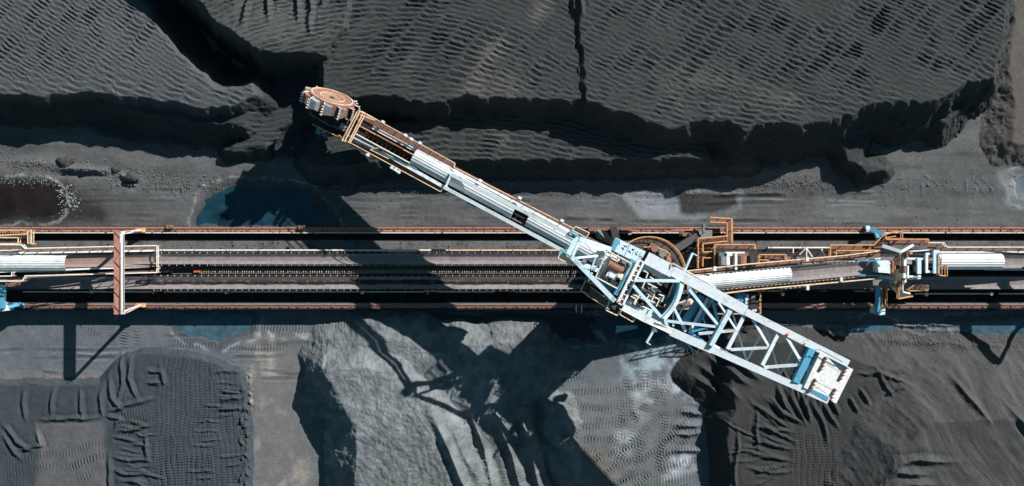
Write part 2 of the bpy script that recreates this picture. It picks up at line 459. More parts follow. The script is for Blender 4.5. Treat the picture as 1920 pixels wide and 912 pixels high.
def terrain(X, Y, fine=True):
    X = X.astype(np.float32); Y = Y.astype(np.float32)
    gx = 960 + X * S; gy = 456 - Y * S
    wob = 4 * vnoise(X, Y, 30., 5)
    base = np.where(gy < 500, NG, SG).astype(np.float32)
    base += .12 * fbm(X, Y, 9., 21) * np.where((gy < 424) | (gy > 590), 1, .1)
    # north ground creeps up to the piles
    base += np.clip((372 - gy) / 60, 0, 1) * .25 * (gy < 424)
    base = np.where((gy > 427.5) & (gy < 578), -.4, base)
    z = base.copy()
    rid = np.zeros(X.shape, np.int8)
    en = fbm(X, Y, 3.2, 31, 4, .55)
    en2 = fbm(X, Y, 1.1, 41, 3, .6)
    rock = np.abs(fbm(X, Y, 1.4, 51, 4, .6))
    gul = np.abs(fbm(X, Y, 3.6, 61, 3, .5))
    steep = np.zeros(X.shape, np.float32)
    top = np.zeros(X.shape, np.float32)
    for r, poly, zt, sl, nz, rough, *tl in MOUNDS:
        gp = ground_px(poly, zt)
        xs = [p[0] for p in gp]; ys = [p[1] for p in gp]
        pad = 16 * S
        m = (gx > min(xs) - pad) & (gx < max(xs) + pad) & (gy > min(ys) - pad) & (gy < max(ys) + pad)
        if not m.any():
            continue
        d = sdf(gx[m], gy[m], gp)
        d = d + nz * (1.3 * en[m] + .45 * en2[m])
        if r in (1, 2):
            d = d + .30 * np.abs(np.sin(gx[m] / 15. + gy[m] / 40 + 2.6 * en[m])) + .12 * rock[m] - .15
        o = np.maximum(d, 0)
        zz = zt - sl * (np.sqrt(o * o + .03) - .17)
        cut = np.clip(o / 1.2, 0, 1)
        zz = zz - cut * rough * (1.6 * rock[m] + 1.2 * gul[m]) + cut * rough * .35
        zz += cut * .15 * en2[m] * (1 if rough > .09 else .2)
        zz += .10 * en[m] * np.clip(-d / 3, 0, 1)
        if tl:      # the top tilts up to the right
            zz += tl[0][0] * np.clip((gx[m] - tl[0][1]) / (tl[0][2] - tl[0][1]), 0, 1)
        zc = z[m]
        w = zz > zc
        z[m] = np.where(w, zz, zc)
        rr = rid[m]; rr[w] = r; rid[m] = rr
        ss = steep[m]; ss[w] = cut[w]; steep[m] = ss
        tt = top[m]; tt[w] = np.clip((-d[w] + .15) / .4, 0, 1); top[m] = tt
    alb = np.zeros(X.shape + (3,), np.float32)
    big = fbm(X, Y, 14., 71, 4); med = fbm(X, Y, 4., 81, 4); sm = fbm(X, Y, .9, 91, 3)

    def paint(mask, col):
        k = np.clip(mask, 0, 1)[..., None]
        alb[:] = alb * (1 - k) + np.array(col, np.float32) * k

    def blob(poly, soft=1., nz=1.):
        d = sdf(gx, gy, poly) + nz * (.8 * en + .3 * en2)
        return np.clip(.5 - d / soft, 0, 1)

    # base colour of each kind of ground
    paint(np.ones(X.shape), (.098, .101, .105))
    st = fbm(X * .10, Y, .9, 101, 5, .65)
    alb *= (1 + .42 * st + .18 * med)[..., None]
    paint((gy > 500) * 1., (.110, .128, .143))
    if fine:
        paint(blob([(452, 640), (600, 632), (598, 720), (572, 930), (455, 930), (462, 800)], 2.2, 1.2) * .9, (.148, .146, .147))
        paint(blob([(452, 640), (600, 632), (598, 720), (572, 930), (455, 930), (462, 800)], 2.2, 1.2) * np.clip(med * 3 + sm - .6, 0, 1) * .8, (.25, .225, .195))
        paint(blob([(1020, 720), (1290, 680), (1300, 930), (1040, 930)], 3) * .7, (.145, .155, .165))
        for c in [[(1190, 720), (1215, 700), (1225, 770), (1200, 790)], [(1240, 720), (1290, 710), (1310, 745), (1260, 740)], [(1160, 820), (1190, 820), (1175, 860), (1155, 860)], [(1260, 850), (1300, 830), (1300, 880), (1250, 905)]]:
            paint(blob(c, 1.6, 1.) * np.clip(.6 + med * 1.5 + sm, 0, 1), (.38, .42, .45))
        paint(blob([(1150, 640), (1290, 630), (1300, 690), (1180, 720)], 2.5, 1.5) * np.clip(.4 + med + sm * 1.5, 0, 1), (.26, .33, .38))
        paint(blob([(0, 698), (190, 698), (192, 724), (0, 724)], .5, .2), (.145, .14, .148))
        paint(blob([(455, 628), (560, 640), (640, 650), (630, 636), (500, 622)], .6, .5) * np.clip(.3 + sm * 2, 0, 1), (.30, .32, .33))
        paint(blob([(1095, 840), (1150, 850), (1165, 905), (1110, 900)], 2., .8) * .7, (.17, .145, .125))
        paint(blob([(0, 325), (115, 335), (210, 390), (210, 424), (0, 424)], 2., .8), (.03, .028, .028))
        paint(blob([(0, 296), (120, 300), (240, 330), (230, 345), (0, 330)], 1.2, .8) * .7, (.13, .13, .135))
        paint(blob([(1165, 365), (1250, 358), (1385, 360), (1388, 392), (1300, 412), (1200, 408)], .8, .5), (.205, .225, .25))
        paint(blob([(1265, 362), (1380, 362), (1384, 390), (1330, 405), (1275, 400)], .8, .8) * .95, (.030, .029, .030))
        paint(blob([(1870, 330), (1930, 312), (1930, 388), (1885, 380)], 2., .8), (.27, .29, .30))
        paint(blob([(1590, 605), (1650, 600), (1720, 618), (1730, 632), (1640, 640), (1560, 634)], 1., .8) * .7, (.15, .15, .155))
        paint(blob([(1560, 628), (1720, 636), (1920, 642), (1920, 652), (1720, 648), (1560, 640)], .5, .5) * np.clip(.5 + sm, 0, 1) * .8, (.22, .22, .22))
        paint(blob([(540, 85), (600, 80), (640, 0), (668, 0), (640, 60), (610, 95)], 1.5) * .8 * (gy < 424), (.115, .112, .105))
        for c in [[(905, 120), (930, 105), (950, 118), (920, 150), (895, 190), (870, 190)], [(1005, 35), (1030, 20), (1020, 60), (985, 65)], [(690, 60), (720, 80), (700, 110), (670, 90)]]:
            pass
    hum = np.where(rid == 1, 1, 0)
    paint((rid == 1) * 1., (.072, .079, .087))
    paint((rid == 1) * (z < 5.0) * .85, (.034, .039, .042))  # pit floor and low benches coloured darker to deepen their shade
    paint((rid == 2) * 1., (.043, .048, .050))
    paint((rid == 2) * np.clip((760 - gx) / 160, 0, 1) * np.clip((130 - gy) / 40, 0, 1) * .6, (.09, .092, .094))
    paint((rid == 2) * np.clip(med * 2.2 + big * 1.2 - .75, 0, 1) * .6, (.085, .083, .079))
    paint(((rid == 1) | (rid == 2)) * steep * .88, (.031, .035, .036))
    paint((rid == 7) * 1., (.105, .095, .088))
    paint((rid == 3) * 1., (.142, .158, .167))
    paint((rid == 4) * 1., (.041, .042, .043))
    paint((rid == 5) * 1., (.064, .064, .066))
    paint((rid == 6) * 1., (.045, .057, .066))
    if fine:
        paint((rid == 6) * blob([(60, 795), (190, 790), (200, 930), (60, 930), (70, 840)], .8, .4), (.098, .100, .108))
        paint((rid == 3) * np.clip((gx - 900) / 60, 0, 1) * .5, (.10, .105, .11))
        # brighter smear in the mid plateau where coarse lumps lie
        paint((rid == 2) * blob([(870, 195), (905, 120), (925, 95), (950, 100), (930, 140), (900, 195)], 1.6, .8) * .8, (.10, .095, .088))
        paint((rid == 2) * blob([(990, 60), (1010, 30), (1030, 20), (1025, 45), (1000, 75)], 1.4, .6) * .8, (.10, .095, .088))
        # streaks running down the right heap
    th = math.radians(58)
    sa = X * math.cos(th) - Y * math.sin(th) + 1.6 * vnoise(X, Y, 8, 7); sb = X * math.sin(th) + Y * math.cos(th) + 1.6 * vnoise(X, Y, 9, 8)
    stk = fbm(sa / 8, sb, .8, 111, 5, .65) + .4 * fbm(sa / 9, sb, 3.5, 112, 3)
    alb *= np.where(rid == 5, 1 + .5 * stk, 1)[..., None]
    # relief
    for ln, hh, ww in RIDGES:
        xs = [p[0] for p in ln]; ys = [p[1] for p in ln]
        m = (gx > min(xs) - 40) & (gx < max(xs) + 40) & (gy > min(ys) - 40) & (gy < max(ys) + 40)
        if not m.any() or not fine:
            continue
        q, arc, side = ldist(gx[m] + 4 * en[m] + 1.5 * en2[m], gy[m] + 4 * en2[m], ln)
        tot = sum(math.hypot(b[0] - a[0], b[1] - a[1]) for a, b in zip(ln, ln[1:])) / S
        tap = np.clip(arc / (.3 * tot), .15, 1) * np.clip((tot - arc) / (.3 * tot) + .15, .15, 1)
        z[m] += hh * tap * np.exp(-(q / (ww * .62)) ** 1.4) - .22 * hh * tap * np.exp(-((q - 1.6 * ww) / (.7 * ww)) ** 2)
    z += np.where(rid == 5, 0.085 * stk, 0)
    if fine:
        rA = ripple(gx, gy, 31, -50, 26, 8.0, 201); rB = ripple(gx, gy, 25, -50, 34, 8.8, 202, -.0008)
        rC = ripple(gx, gy, 12, -56, 36, 10.5, 203, -.0006); rD = ripple(gx, gy, 20, -60, 38, 11., 204)
        mA = (rid == 1) * top * (z > 5.5)
        near = np.clip((gy - 130) / 60, 0, 1)
        z += .22 * (rA * (1 - near) + rD * near) * mA
        z += .17 * ripple(gx, gy, -8, 60, 60, 10., 205) * (rid == 1) * (z > 2.2) * (z < 4.6) * (gx > 425) * (gx < 570)
        mB = (rid == 2) * top * (z > 6.2)
        nb = np.clip((gy - 150) / 60, 0, 1) * .8
        calm = np.clip(1.1 + 1.4 * big + .5 * med, .35, 1)
        z += .26 * (rB * (1 - nb) + rC * nb) * mB * calm
        z += .24 * rC * (rid == 2) * top * (z > 3.5) * (z < 5.3)
        for poly, deg, rw in BEDS:
            b = blob(poly, .4, .3)
            a = math.radians(deg)
            u = gx * math.cos(a) + gy * math.sin(a) + 3 * med; v = -gx * math.sin(a) + gy * math.cos(a) + 7 * en
            k = np.floor(v / rw).astype(int)
            fv = v / rw - k
            t = u / 4.9 + RNG.uniform(0, 1, 997)[k % 997] + .7 * np.abs(fv - .5)
            z += b * (.10 * np.abs(((t - np.floor(t)) * 2 - 1)) * np.clip((.5 - np.abs(fv - .5)) * 6, 0, 1) - .02 * (np.abs(fv - .5) > .42))
        for ln in TRACKS:
            xs = [p[0] for p in ln]; ys = [p[1] for p in ln]
            m = (gx > min(xs) - 20) & (gx < max(xs) + 20) & (gy > min(ys) - 20) & (gy < max(ys) + 20)
            if not m.any():
                continue
            q, arc, side = ldist(gx[m] + 2 * en[m], gy[m] + 3 * med[m], ln)
            tot = sum(math.hypot(b_[0] - a_[0], b_[1] - a_[1]) for a_, b_ in zip(ln, ln[1:])) / S
            b = np.clip((.5 - q) / .1, 0, 1) * np.clip(arc / 1.5, 0, 1) * np.clip((tot - arc) / 1.5, 0, 1) * np.clip(.75 + 1.1 * en[m] + .5 * en2[m], 0, 1)
            t = arc / .42 + .4 * q * side
            z[m] += b * (.10 * np.abs((t - np.floor(t)) * 2 - 1) - .05)
            k = (b * (np.abs((t - np.floor(t)) * 2 - 1) < .5) * .45)[..., None]
            al = alb[m]; alb[m] = al * (1 - k) + .045 * k
        # crumbs and small roughness
        z += .025 * sm * (1 + 1.4 * steep) + .02 * en2
        foot = np.clip(1 - np.abs(gy - 350) / 30, 0, 1) * (rid == 0) * (gy < 424)
        lum = np.clip(vnoise(X, Y, .42, 301) - .35, 0, 1)
        z += .22 * lum * foot * (1 + med)
        lum2 = np.clip(vnoise(X, Y, .5, 302) - .45, 0, 1)
        z += .2 * lum2 * ((gy > 600) & (gy < 660) & (gx > 1000)) * (rid == 0)
    alb *= (1 + .14 * sm + .12 * med)[..., None]
    # ruts and dragged marks of wheels on the flat ground, lumps on the pale heap
    if fine:
        for k, (x0, y0, x1, y1, sag) in enumerate(RUTS):
            m = (gx > min(x0, x1)) & (gx < max(x0, x1)) & (np.abs(gy - (y0 + y1) / 2) < 40 + abs(y1 - y0)) & (rid == 0)
            if not m.any():
                continue
            f = (gx[m] - x0) / (x1 - x0)
            yc = y0 + (y1 - y0) * f + sag * np.sin(np.pi * f) + 3 * med[m]
            q = np.abs(gy[m] - yc) / S
            w = np.clip(1 - q / .28, 0, 1) * np.clip(.4 + 1.6 * en[m] + .8 * en2[m], 0, 1) * np.clip(f * 6, 0, 1) * np.clip((1 - f) * 6, 0, 1)
            z[m] -= .05 * w
            alb[m] = alb[m] * (1 - .45 * w[:, None])
            w2 = np.clip(1 - np.abs(q - .42) / .14, 0, 1) * np.clip(.2 + 1.2 * en[m], 0, 1)
            alb[m] = alb[m] * (1 + .4 * w2[:, None]); z[m] += .04 * w2
        z += (rid == 3) * (.09 * fbm(X, Y, 1.9, 401, 4, .6) + .05 * np.abs(np.sin(np.hypot(gx - 640, gy - 905) / 5.2 + 3 * en)) * np.clip((gy - 740) / 30, 0, 1) * (gx < 850))
        z += (rid == 3) * .05 * vnoise(X, Y, .28, 402)
        alb *= np.where(rid == 3, 1 + .35 * sm + .2 * med, 1)[..., None]
    # hollows for the pools, with a dark wet margin
    if fine:
        for poly, dep in POOLS:
            xs = [p[0] for p in poly]; ys = [p[1] for p in poly]
            m = (gx > min(xs) - 60) & (gx < max(xs) + 60) & (gy > min(ys) - 60) & (gy < max(ys) + 60)
            if not m.any():
                continue
            d = sdf(gx[m], gy[m], poly) + .55 * en[m] + .25 * en2[m]
            lev = NG if poly[0][1] < 500 else SG
            k = np.clip(.5 - d / 1.6, 0, 1)
            flat = lev + .04 * en2[m] + .05 * med[m]
            z[m] = np.where((rid[m] == 0), z[m] * (1 - k) + (flat - dep * k) * k, z[m])
            wet = np.clip(1 - np.abs(d - .2) / .9, 0, 1) * (rid[m] == 0) * .55
            al = alb[m]; alb[m] = al * (1 - wet[:, None] * .75)
            silt = np.clip(1 - np.abs(d - 1.1 - .5 * med[m]) / .28, 0, 1) * (rid[m] == 0) * np.clip(.5 + sm[m] * 1.5, 0, 1) * .7
            alb[m] = alb[m] * (1 - silt[:, None]) + np.array((.30, .32, .33), np.float32) * silt[:, None]
    return z, np.clip(alb, .008, .8), rid


def ground_material():
    m = bpy.data.materials.new('ground_and_coal')
    m.use_nodes = True
    nt = m.node_tree; N = nt.nodes; L = nt.links
    b = N['Principled BSDF']
    b.inputs['Roughness'].default_value = .92
    b.inputs['Specular IOR Level'].default_value = .18
    at = N.new('ShaderNodeVertexColor'); at.layer_name = 'soil'
    tc = N.new('ShaderNodeTexCoord')
    n1 = N.new('ShaderNodeTexNoise'); n1.inputs['Scale'].default_value = 6.; n1.inputs['Detail'].default_value = 6; n1.inputs['Roughness'].default_value = .75
    L.new(tc.outputs['Object'], n1.inputs['Vector'])
    mr = N.new('ShaderNodeMapRange')
    mr.inputs['From Min'].default_value = .3; mr.inputs['From Max'].default_value = .7
    mr.inputs['To Min'].default_value = .66; mr.inputs['To Max'].default_value = 1.34
    L.new(n1.outputs['Fac'], mr.inputs['Value'])
    mx = N.new('ShaderNodeMix'); mx.data_type = 'RGBA'; mx.blend_type = 'MULTIPLY'; mx.inputs['Factor'].default_value = 1
    L.new(at.outputs['Color'], mx.inputs['A']); L.new(mr.outputs['Result'], mx.inputs['B'])
    # pale stone specks
    vo = N.new('ShaderNodeTexVoronoi'); vo.inputs['Scale'].default_value = 1.6
    L.new(tc.outputs['Object'], vo.inputs['Vector'])
    lt = N.new('ShaderNodeMath'); lt.operation = 'LESS_THAN'; lt.inputs[1].default_value = .085
    L.new(vo.outputs['Distance'], lt.inputs[0])
    sp = N.new('ShaderNodeMix'); sp.data_type = 'RGBA'
    sc = N.new('ShaderNodeMath'); sc.operation = 'MULTIPLY'; sc.inputs[1].default_value = .5
    L.new(lt.outputs[0], sc.inputs[0]); L.new(sc.outputs[0], sp.inputs['Factor'])
    L.new(mx.outputs['Result'], sp.inputs['A']); sp.inputs['B'].default_value = (.25, .25, .24, 1)
    L.new(sp.outputs['Result'], b.inputs['Base Color'])
    n3 = N.new('ShaderNodeTexNoise'); n3.inputs['Scale'].default_value = 3.2; n3.inputs['Detail'].default_value = 7; n3.inputs['Roughness'].default_value = .8
    L.new(tc.outputs['Object'], n3.inputs['Vector'])
    bp = N.new('ShaderNodeBump'); bp.inputs['Strength'].default_value = .55; bp.inputs['Distance'].default_value = .12
    L.new(n3.outputs['Fac'], bp.inputs['Height']); L.new(bp.outputs['Normal'], b.inputs['Normal'])
    return m


GMAT = ground_material()


def grid_mesh(name, xs, ys, fine, drop_box=None):
    """one sheet over xs * ys; returns arrays so it can be split by pile"""
    X, Y = np.meshgrid(xs, ys)
    half = X.shape[0] // 8 + 1
    zs, als, rs = [], [], []
    for i in range(0, X.shape[0], half):
        a, b, c = terrain(X[i:i + half], Y[i:i + half], fine)
        zs.append(a); als.append(b); rs.append(c)
    Z = np.concatenate(zs); A = np.concatenate(als); R = np.concatenate(rs)
    ny, nx = X.shape
    idx = np.arange(ny * nx).reshape(ny, nx)
    q = np.stack([idx[:-1, :-1], idx[:-1, 1:], idx[1:, 1:], idx[1:, :-1]], -1).reshape(-1, 4)
    fr = R[:-1, :-1].reshape(-1)
    co = np.stack([X, Y, Z], -1).reshape(-1, 3)
    if drop_box is not None:
        x0, x1, y0, y1 = drop_box
        c = co[q].mean(1)
        keep = ~((c[:, 0] > x0) & (c[:, 0] < x1) & (c[:, 1] > y0) & (c[:, 1] < y1))
        q = q[keep]; fr = fr[keep]
    return co, q, fr, A.reshape(-1, 3)


def mesh_from(name, co, q, alb, m):
    used = np.unique(q)
    mp = np.full(len(co), -1, np.int64); mp[used] = np.arange(len(used))
    q2 = mp[q].astype(np.int32); c2 = co[used].astype(np.float32)
    me = bpy.data.meshes.new(name)
    me.vertices.add(len(c2)); me.vertices.foreach_set('co', c2.ravel())
    me.loops.add(q2.size); me.loops.foreach_set('vertex_index', q2.ravel())
    me.polygons.add(len(q2)); me.polygons.foreach_set('loop_start', np.arange(0, q2.size, 4, dtype=np.int32))
    me.polygons.foreach_set('use_smooth', np.ones(len(q2), bool))
    me.update(calc_edges=True); me.validate()
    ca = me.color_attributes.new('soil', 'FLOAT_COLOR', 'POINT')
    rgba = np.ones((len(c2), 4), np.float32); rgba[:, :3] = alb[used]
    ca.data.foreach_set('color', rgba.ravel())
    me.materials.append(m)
    o = bpy.data.objects.new(name, me); COL.objects.link(o)
    return o


STEP = .09
co, q, fr, al = grid_mesh('g', np.arange(-76, 76.01, STEP), np.arange(-40, 40.01, STEP), True)
XM, YM = co[:, 0].max(), co[:, 1].max()
names = {0: ('ground', None, None),
         7: ('hillside', None, None),
         1: ('coal_stockpile', 'terraced blue grey coal stockpile with fine wind like ripples, left of the digging wheel', 'coal stockpile'),
         2: ('coal_stockpile', 'broad black coal stockpile with scalloped ripple rows, right of the digging wheel', 'coal stockpile'),
         3: ('coal_heap', 'pale grey heap of fine coal with a dark shaded west flank beside the sandy strip', 'coal heap'),
         4: ('coal_heap', 'black coal bed with radiating blade ridges below the counterweight end', 'coal heap'),
         5: ('coal_heap', 'large smooth dark coal heap with long downhill streaks right of the counterweight', 'coal heap'),
         6: ('coal_heap', 'low dark coal bed pressed with rows of crawler tread marks left of the sandy strip', 'coal heap')}
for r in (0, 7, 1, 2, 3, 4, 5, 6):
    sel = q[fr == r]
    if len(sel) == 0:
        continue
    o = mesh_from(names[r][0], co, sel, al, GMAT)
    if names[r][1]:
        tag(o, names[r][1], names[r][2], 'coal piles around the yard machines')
    else:
        tag(o, kind='structure')
Zgrid = co[:, 2].reshape(len(np.arange(-40, 40.01, STEP)), -1)
XS0, YS0 = co[0, 0], co[0, 1]


def gz(x, y):
    i = int(round((y - YS0) / STEP)); j = int(round((x - XS0) / STEP))
    i = min(max(i, 0), Zgrid.shape[0] - 1); j = min(max(j, 0), Zgrid.shape[1] - 1)
    return float(Zgrid[i, j])


# the yard beyond the picture, coarser, out to the horizon
def edge_axis(lo, hi):
    far = [-3000, -1500, -800, -500, -350, -250, -190, -150]
    near = list(np.arange(-130, 130.1, 2.))
    a = sorted(set(far + near + [-f for f in far] + [lo, hi]))
    return np.array(a, float)


xa = edge_axis(-XM, XM); ya = edge_axis(-YM, YM)
xa = np.unique(np.concatenate([xa[(xa <= co[:, 0].min()) | (xa >= XM)], np.linspace(co[:, 0].min(), XM, 60)]))
ya = np.unique(np.concatenate([ya[(ya <= co[:, 1].min()) | (ya >= YM)], np.linspace(co[:, 1].min(), YM, 40)]))
co2, q2, fr2, al2 = grid_mesh('o', xa, ya, False, (co[:, 0].min() + .01, XM - .01, co[:, 1].min() + .01, YM - .01))
co2[:, 2] -= .02
tag(mesh_from('outer_ground', co2, q2, al2, GMAT), kind='structure')


# ------------------------------------------------------------------ pools, gravel, boulders
def water_mat(name, col, rough=.06, spec=.5):
    m = mat(name, col, tuple(c * .45 for c in col), .16, .5, rough, spec=spec, fine=.7, vary=.35)
    return m


W_BROWN = water_mat('murky_brown_water', (.020, .0145, .013))
W_TEAL = water_mat('teal_water', (.012, .048, .072))  # colour taken darker to carry shade that the sunlit sheet lacks
W_BLUE = water_mat('blue_grey_water', (.058, .115, .16))
W_PALE = water_mat('silty_pale_water', (.16, .20, .22), .12)
W_DARK = water_mat('black_water', (.018, .014, .016))


def pool(name, k, m):
    """a level sheet of water; the shore is where the uneven ground rises through it"""
    poly, dep = POOLS[k]
    cx = sum(p[0] for p in poly) / len(poly); cy = sum(p[1] for p in poly) / len(poly)
    big_ = []
    for x, y in poly:
        d = math.hypot(x - cx, y - cy)
        yy = y + (y - cy) / d * 10
        yy = min(yy, 425) if cy < 500 else max(yy, 584)
        big_.append((x + (x - cx) / d * 12, yy))
    z = (NG if cy < 500 else SG) - .07
    mb = MB(); mb.prism([P(x, y, z) for x, y in big_], .1)
    return tag(mb.build(name, m), kind='structure')


for k, m in enumerate((W_BROWN, W_TEAL, W_BLUE, W_DARK, W_BLUE, W_BLUE, W_PALE, W_TEAL, W_TEAL)):
    pool('puddle', k, m)


def rocklet(mb, c, r):
    vs = []
    R = random
    for i in range(6):
        a = i * math.pi / 3
        vs.append((c[0] + math.cos(a) * r * R.uniform(.7, 1.2), c[1] + math.sin(a) * r * R.uniform(.7, 1.2), c[2] - r * .2))
    for i in range(5):
        a = i * math.pi * 2 / 5 + .3
        vs.append((c[0] + math.cos(a) * r * R.uniform(.4, .8), c[1] + math.sin(a) * r * R.uniform(.4, .8), c[2] + r * R.uniform(.45, .8)))
    fs = [tuple(range(6, 11))]
    for i in range(6):
        j = (i + 1) % 6
        fs.append((i, j, 6 + min(4, int(j * 5 / 6)), 6 + min(4, int(i * 5 / 6))) if int(i * 5 / 6) != int(j * 5 / 6) else (i, j, 6 + int(i * 5 / 6)))
    mb.add(vs, fs)


GRAV = mat('grey_gravel', (.13, .13, .13), (.05, .05, .05), 2., .5, .9)
FOAM = mat('wet_white_scum', (.36, .38, .40), (.10, .105, .11), 3., .5, .35)
mb = MB()
R = random.Random(5)
def scatter(n, x0, x1, yf, sy, r0, r1):
    for _ in range(n):
        px = R.uniform(x0, x1); py = yf(px) + R.gauss(0, sy)
        if 426 < py < 582:
            continue
        p = P(px, py, 1.)
        z = gz(p[0], p[1])
        p = P(px, py, z)
        rocklet(mb, (p[0], p[1], gz(p[0], p[1])), R.uniform(r0, r1) * R.uniform(.6, 1))
scatter(900, 0, 420, lambda x: 300 + .12 * x, 9, .06, .17)
scatter(900, 640, 1300, lambda x: 352, 8, .06, .15)
scatter(700, 1250, 1600, lambda x: 345, 7, .06, .16)
scatter(250, 0, 1920, lambda x: 395, 18, .05, .14)
scatter(450, 1700, 1920, lambda x: 640, 7, .06, .16)
scatter(350, 580, 660, lambda x: 365 + (x - 580) * .6, 14, .06, .18)
scatter(200, 0, 600, lambda x: 650, 40, .04, .1)
tag(mb.build('gravel', GRAV), 'loose grey stones strewn along the foot of the coal piles', 'gravel', kind='stuff')
mb = MB()
for _ in range(260):
    a = R.gauss(-.15, .5); rr = R.gauss(0, 9)
    px = 92 + (40 + rr) * math.cos(a) + R.gauss(0, 4); py = 378 + (30 + rr * .8) * math.sin(a)
    p = P(px, py, 1.); p[2] = max(gz(p[0], p[1]), NG - .11) + .01
    rocklet(mb, p, R.uniform(.02, .05) + .1 * R.random() ** 4)
for _ in range(160):
    px = R.uniform(0, 110); py = 340 + R.gauss(0, 5)
    p = P(px, py, 1.); p[2] = max(gz(p[0], p[1]), NG - .11)
    rocklet(mb, p, R.uniform(.03, .08))
tag(mb.build('scum', FOAM), 'glinting white scum on the shore of the brown puddle', 'scum', kind='stuff')
for i, (px, py, r, lb) in enumerate([(124, 304, .95, 'large dark coal boulder at the foot of the pile, above the brown puddle'),
                                     (217, 318, .55, 'small coal boulder at the right tip of the low earth ridge'),
                                     (160, 320, .4, 'tiny coal lump in the middle of the low earth ridge'),
                                     (247, 332, .75, 'rounded coal boulder between the low ridge and the teal puddle')]):
    p = P(px, py, 1.2); z = gz(p[0], p[1])
    b = MB(); n = 14
    rr = random.Random(40 + i)
    rings = []
    for k in range(7):
        ph = -.3 + k / 6 * 1.7
        for j in range(n):
            a = j * 2 * math.pi / n
            q_ = r * (math.cos(ph) if ph < 1.55 else .02) * (1 + .25 * math.sin(3 * a + i) * math.cos(ph) + rr.uniform(-.13, .13))
            rings.append((p[0] + q_ * 1.2 * math.cos(a), p[1] + q_ * .9 * math.sin(a), z + r * .7 * math.sin(ph) + rr.uniform(-.05, .05) * r))
    fs = []
    for k in range(6):
        for j in range(n):
            fs.append((k * n + j, k * n + (j + 1) % n, (k + 1) * n + (j + 1) % n, (k + 1) * n + j))
    fs.append(tuple(6 * n + j for j in range(n)))
    b.add(rings, fs)
    tag(b.build('boulder', mat('boulder_coal', (.06, .062, .066), (.03, .03, .032), 1.4, .5, .95, bump=.8)), lb, 'boulder', 'coal boulders on the north ground')
# ------------------------------------------------------------------ track bed and yard conveyors
XL, XR = -300., 300.


def Y(py, z=0.):
    return -(py - 456) * (1 - z / H) / S


def X(px, z=0.):
    return (px - 960) * (1 - z / H) / S


def longbar(mb, py, z, w, h, x0=XL, x1=XR):
    """bar along the yard seen at picture row py, top at z"""
    mb.bar((x0, Y(py, z), z - h / 2), (x1, Y(py, z), z - h / 2), w, h)
    return mb


# one concrete profile: north wall, trench floor, south wall
prof = [(426.0, .80), (438.3, .92), (438.8, .02), (567.0, .02), (567.5, .80), (580.5, .80), (583., -1.5)]
mb = MB()
pts = [(Y(y, z), z) for y, z in prof]
pts = [(pts[0][0], -1.6)] + pts
vs = [(x, y, z) for x in (XL, XR) for y, z in pts]
n = len(pts)
mb.add(vs, [(i, i + 1, n + i + 1, n + i) for i in range(n - 1)])
tag(mb.build('track_bed', DUST), kind='structure')
mb = MB(); mb.bar((XL, Y(459), .05), (XR, Y(459), .05), 1.25, .08)
tag(mb.build('concrete_strip', CONC), kind='structure')

# rails on their rusty sleepers beams
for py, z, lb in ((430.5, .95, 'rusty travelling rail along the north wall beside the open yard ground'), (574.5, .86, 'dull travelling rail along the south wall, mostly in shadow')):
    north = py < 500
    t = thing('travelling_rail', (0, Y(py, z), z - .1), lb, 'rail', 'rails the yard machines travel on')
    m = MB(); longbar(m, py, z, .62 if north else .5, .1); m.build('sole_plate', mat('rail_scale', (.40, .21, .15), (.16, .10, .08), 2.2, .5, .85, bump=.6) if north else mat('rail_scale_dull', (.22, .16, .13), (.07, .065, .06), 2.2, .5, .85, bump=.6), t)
    m = MB(); longbar(m, py - 2.5, z + .14, .1, .14); m.build('rail_head', PINK, t)
    m = MB(); longbar(m, py + 6.3 if north else py - 5, z + .03 if north else z + .02, .12, .12); m.build('cable_channel', CREAM if north else GREY, t)
    m = MB()
    for i in range(100):
        x = -68 + 136 * i / 99
        m.box((x + .25 * math.sin(i * 7.3), Y(py + 1.0, z), z), .2, .16, .1)
    m.build('clip', RUST, t, kind='stuff')
for px, py, lb in ((320, 425.6, 'rusty cable box on the north rail, nearest the portal frame'), (567, 426.5, 'dark cable box on the north rail in the boom shadow')):
    m = MB(); m.box(P(px, py, .95), .85, .5, .45); m.box(P(px + 1, py - .5, 1.4), .6, .3, .06)
    tag(m.build('cable_box', RUST), lb, 'cable box', 'cable boxes on the north rail')


IDL = mat('worn_idler_paint', (.42, .36, .31), (.12, .10, .09), 3., .5, .7)


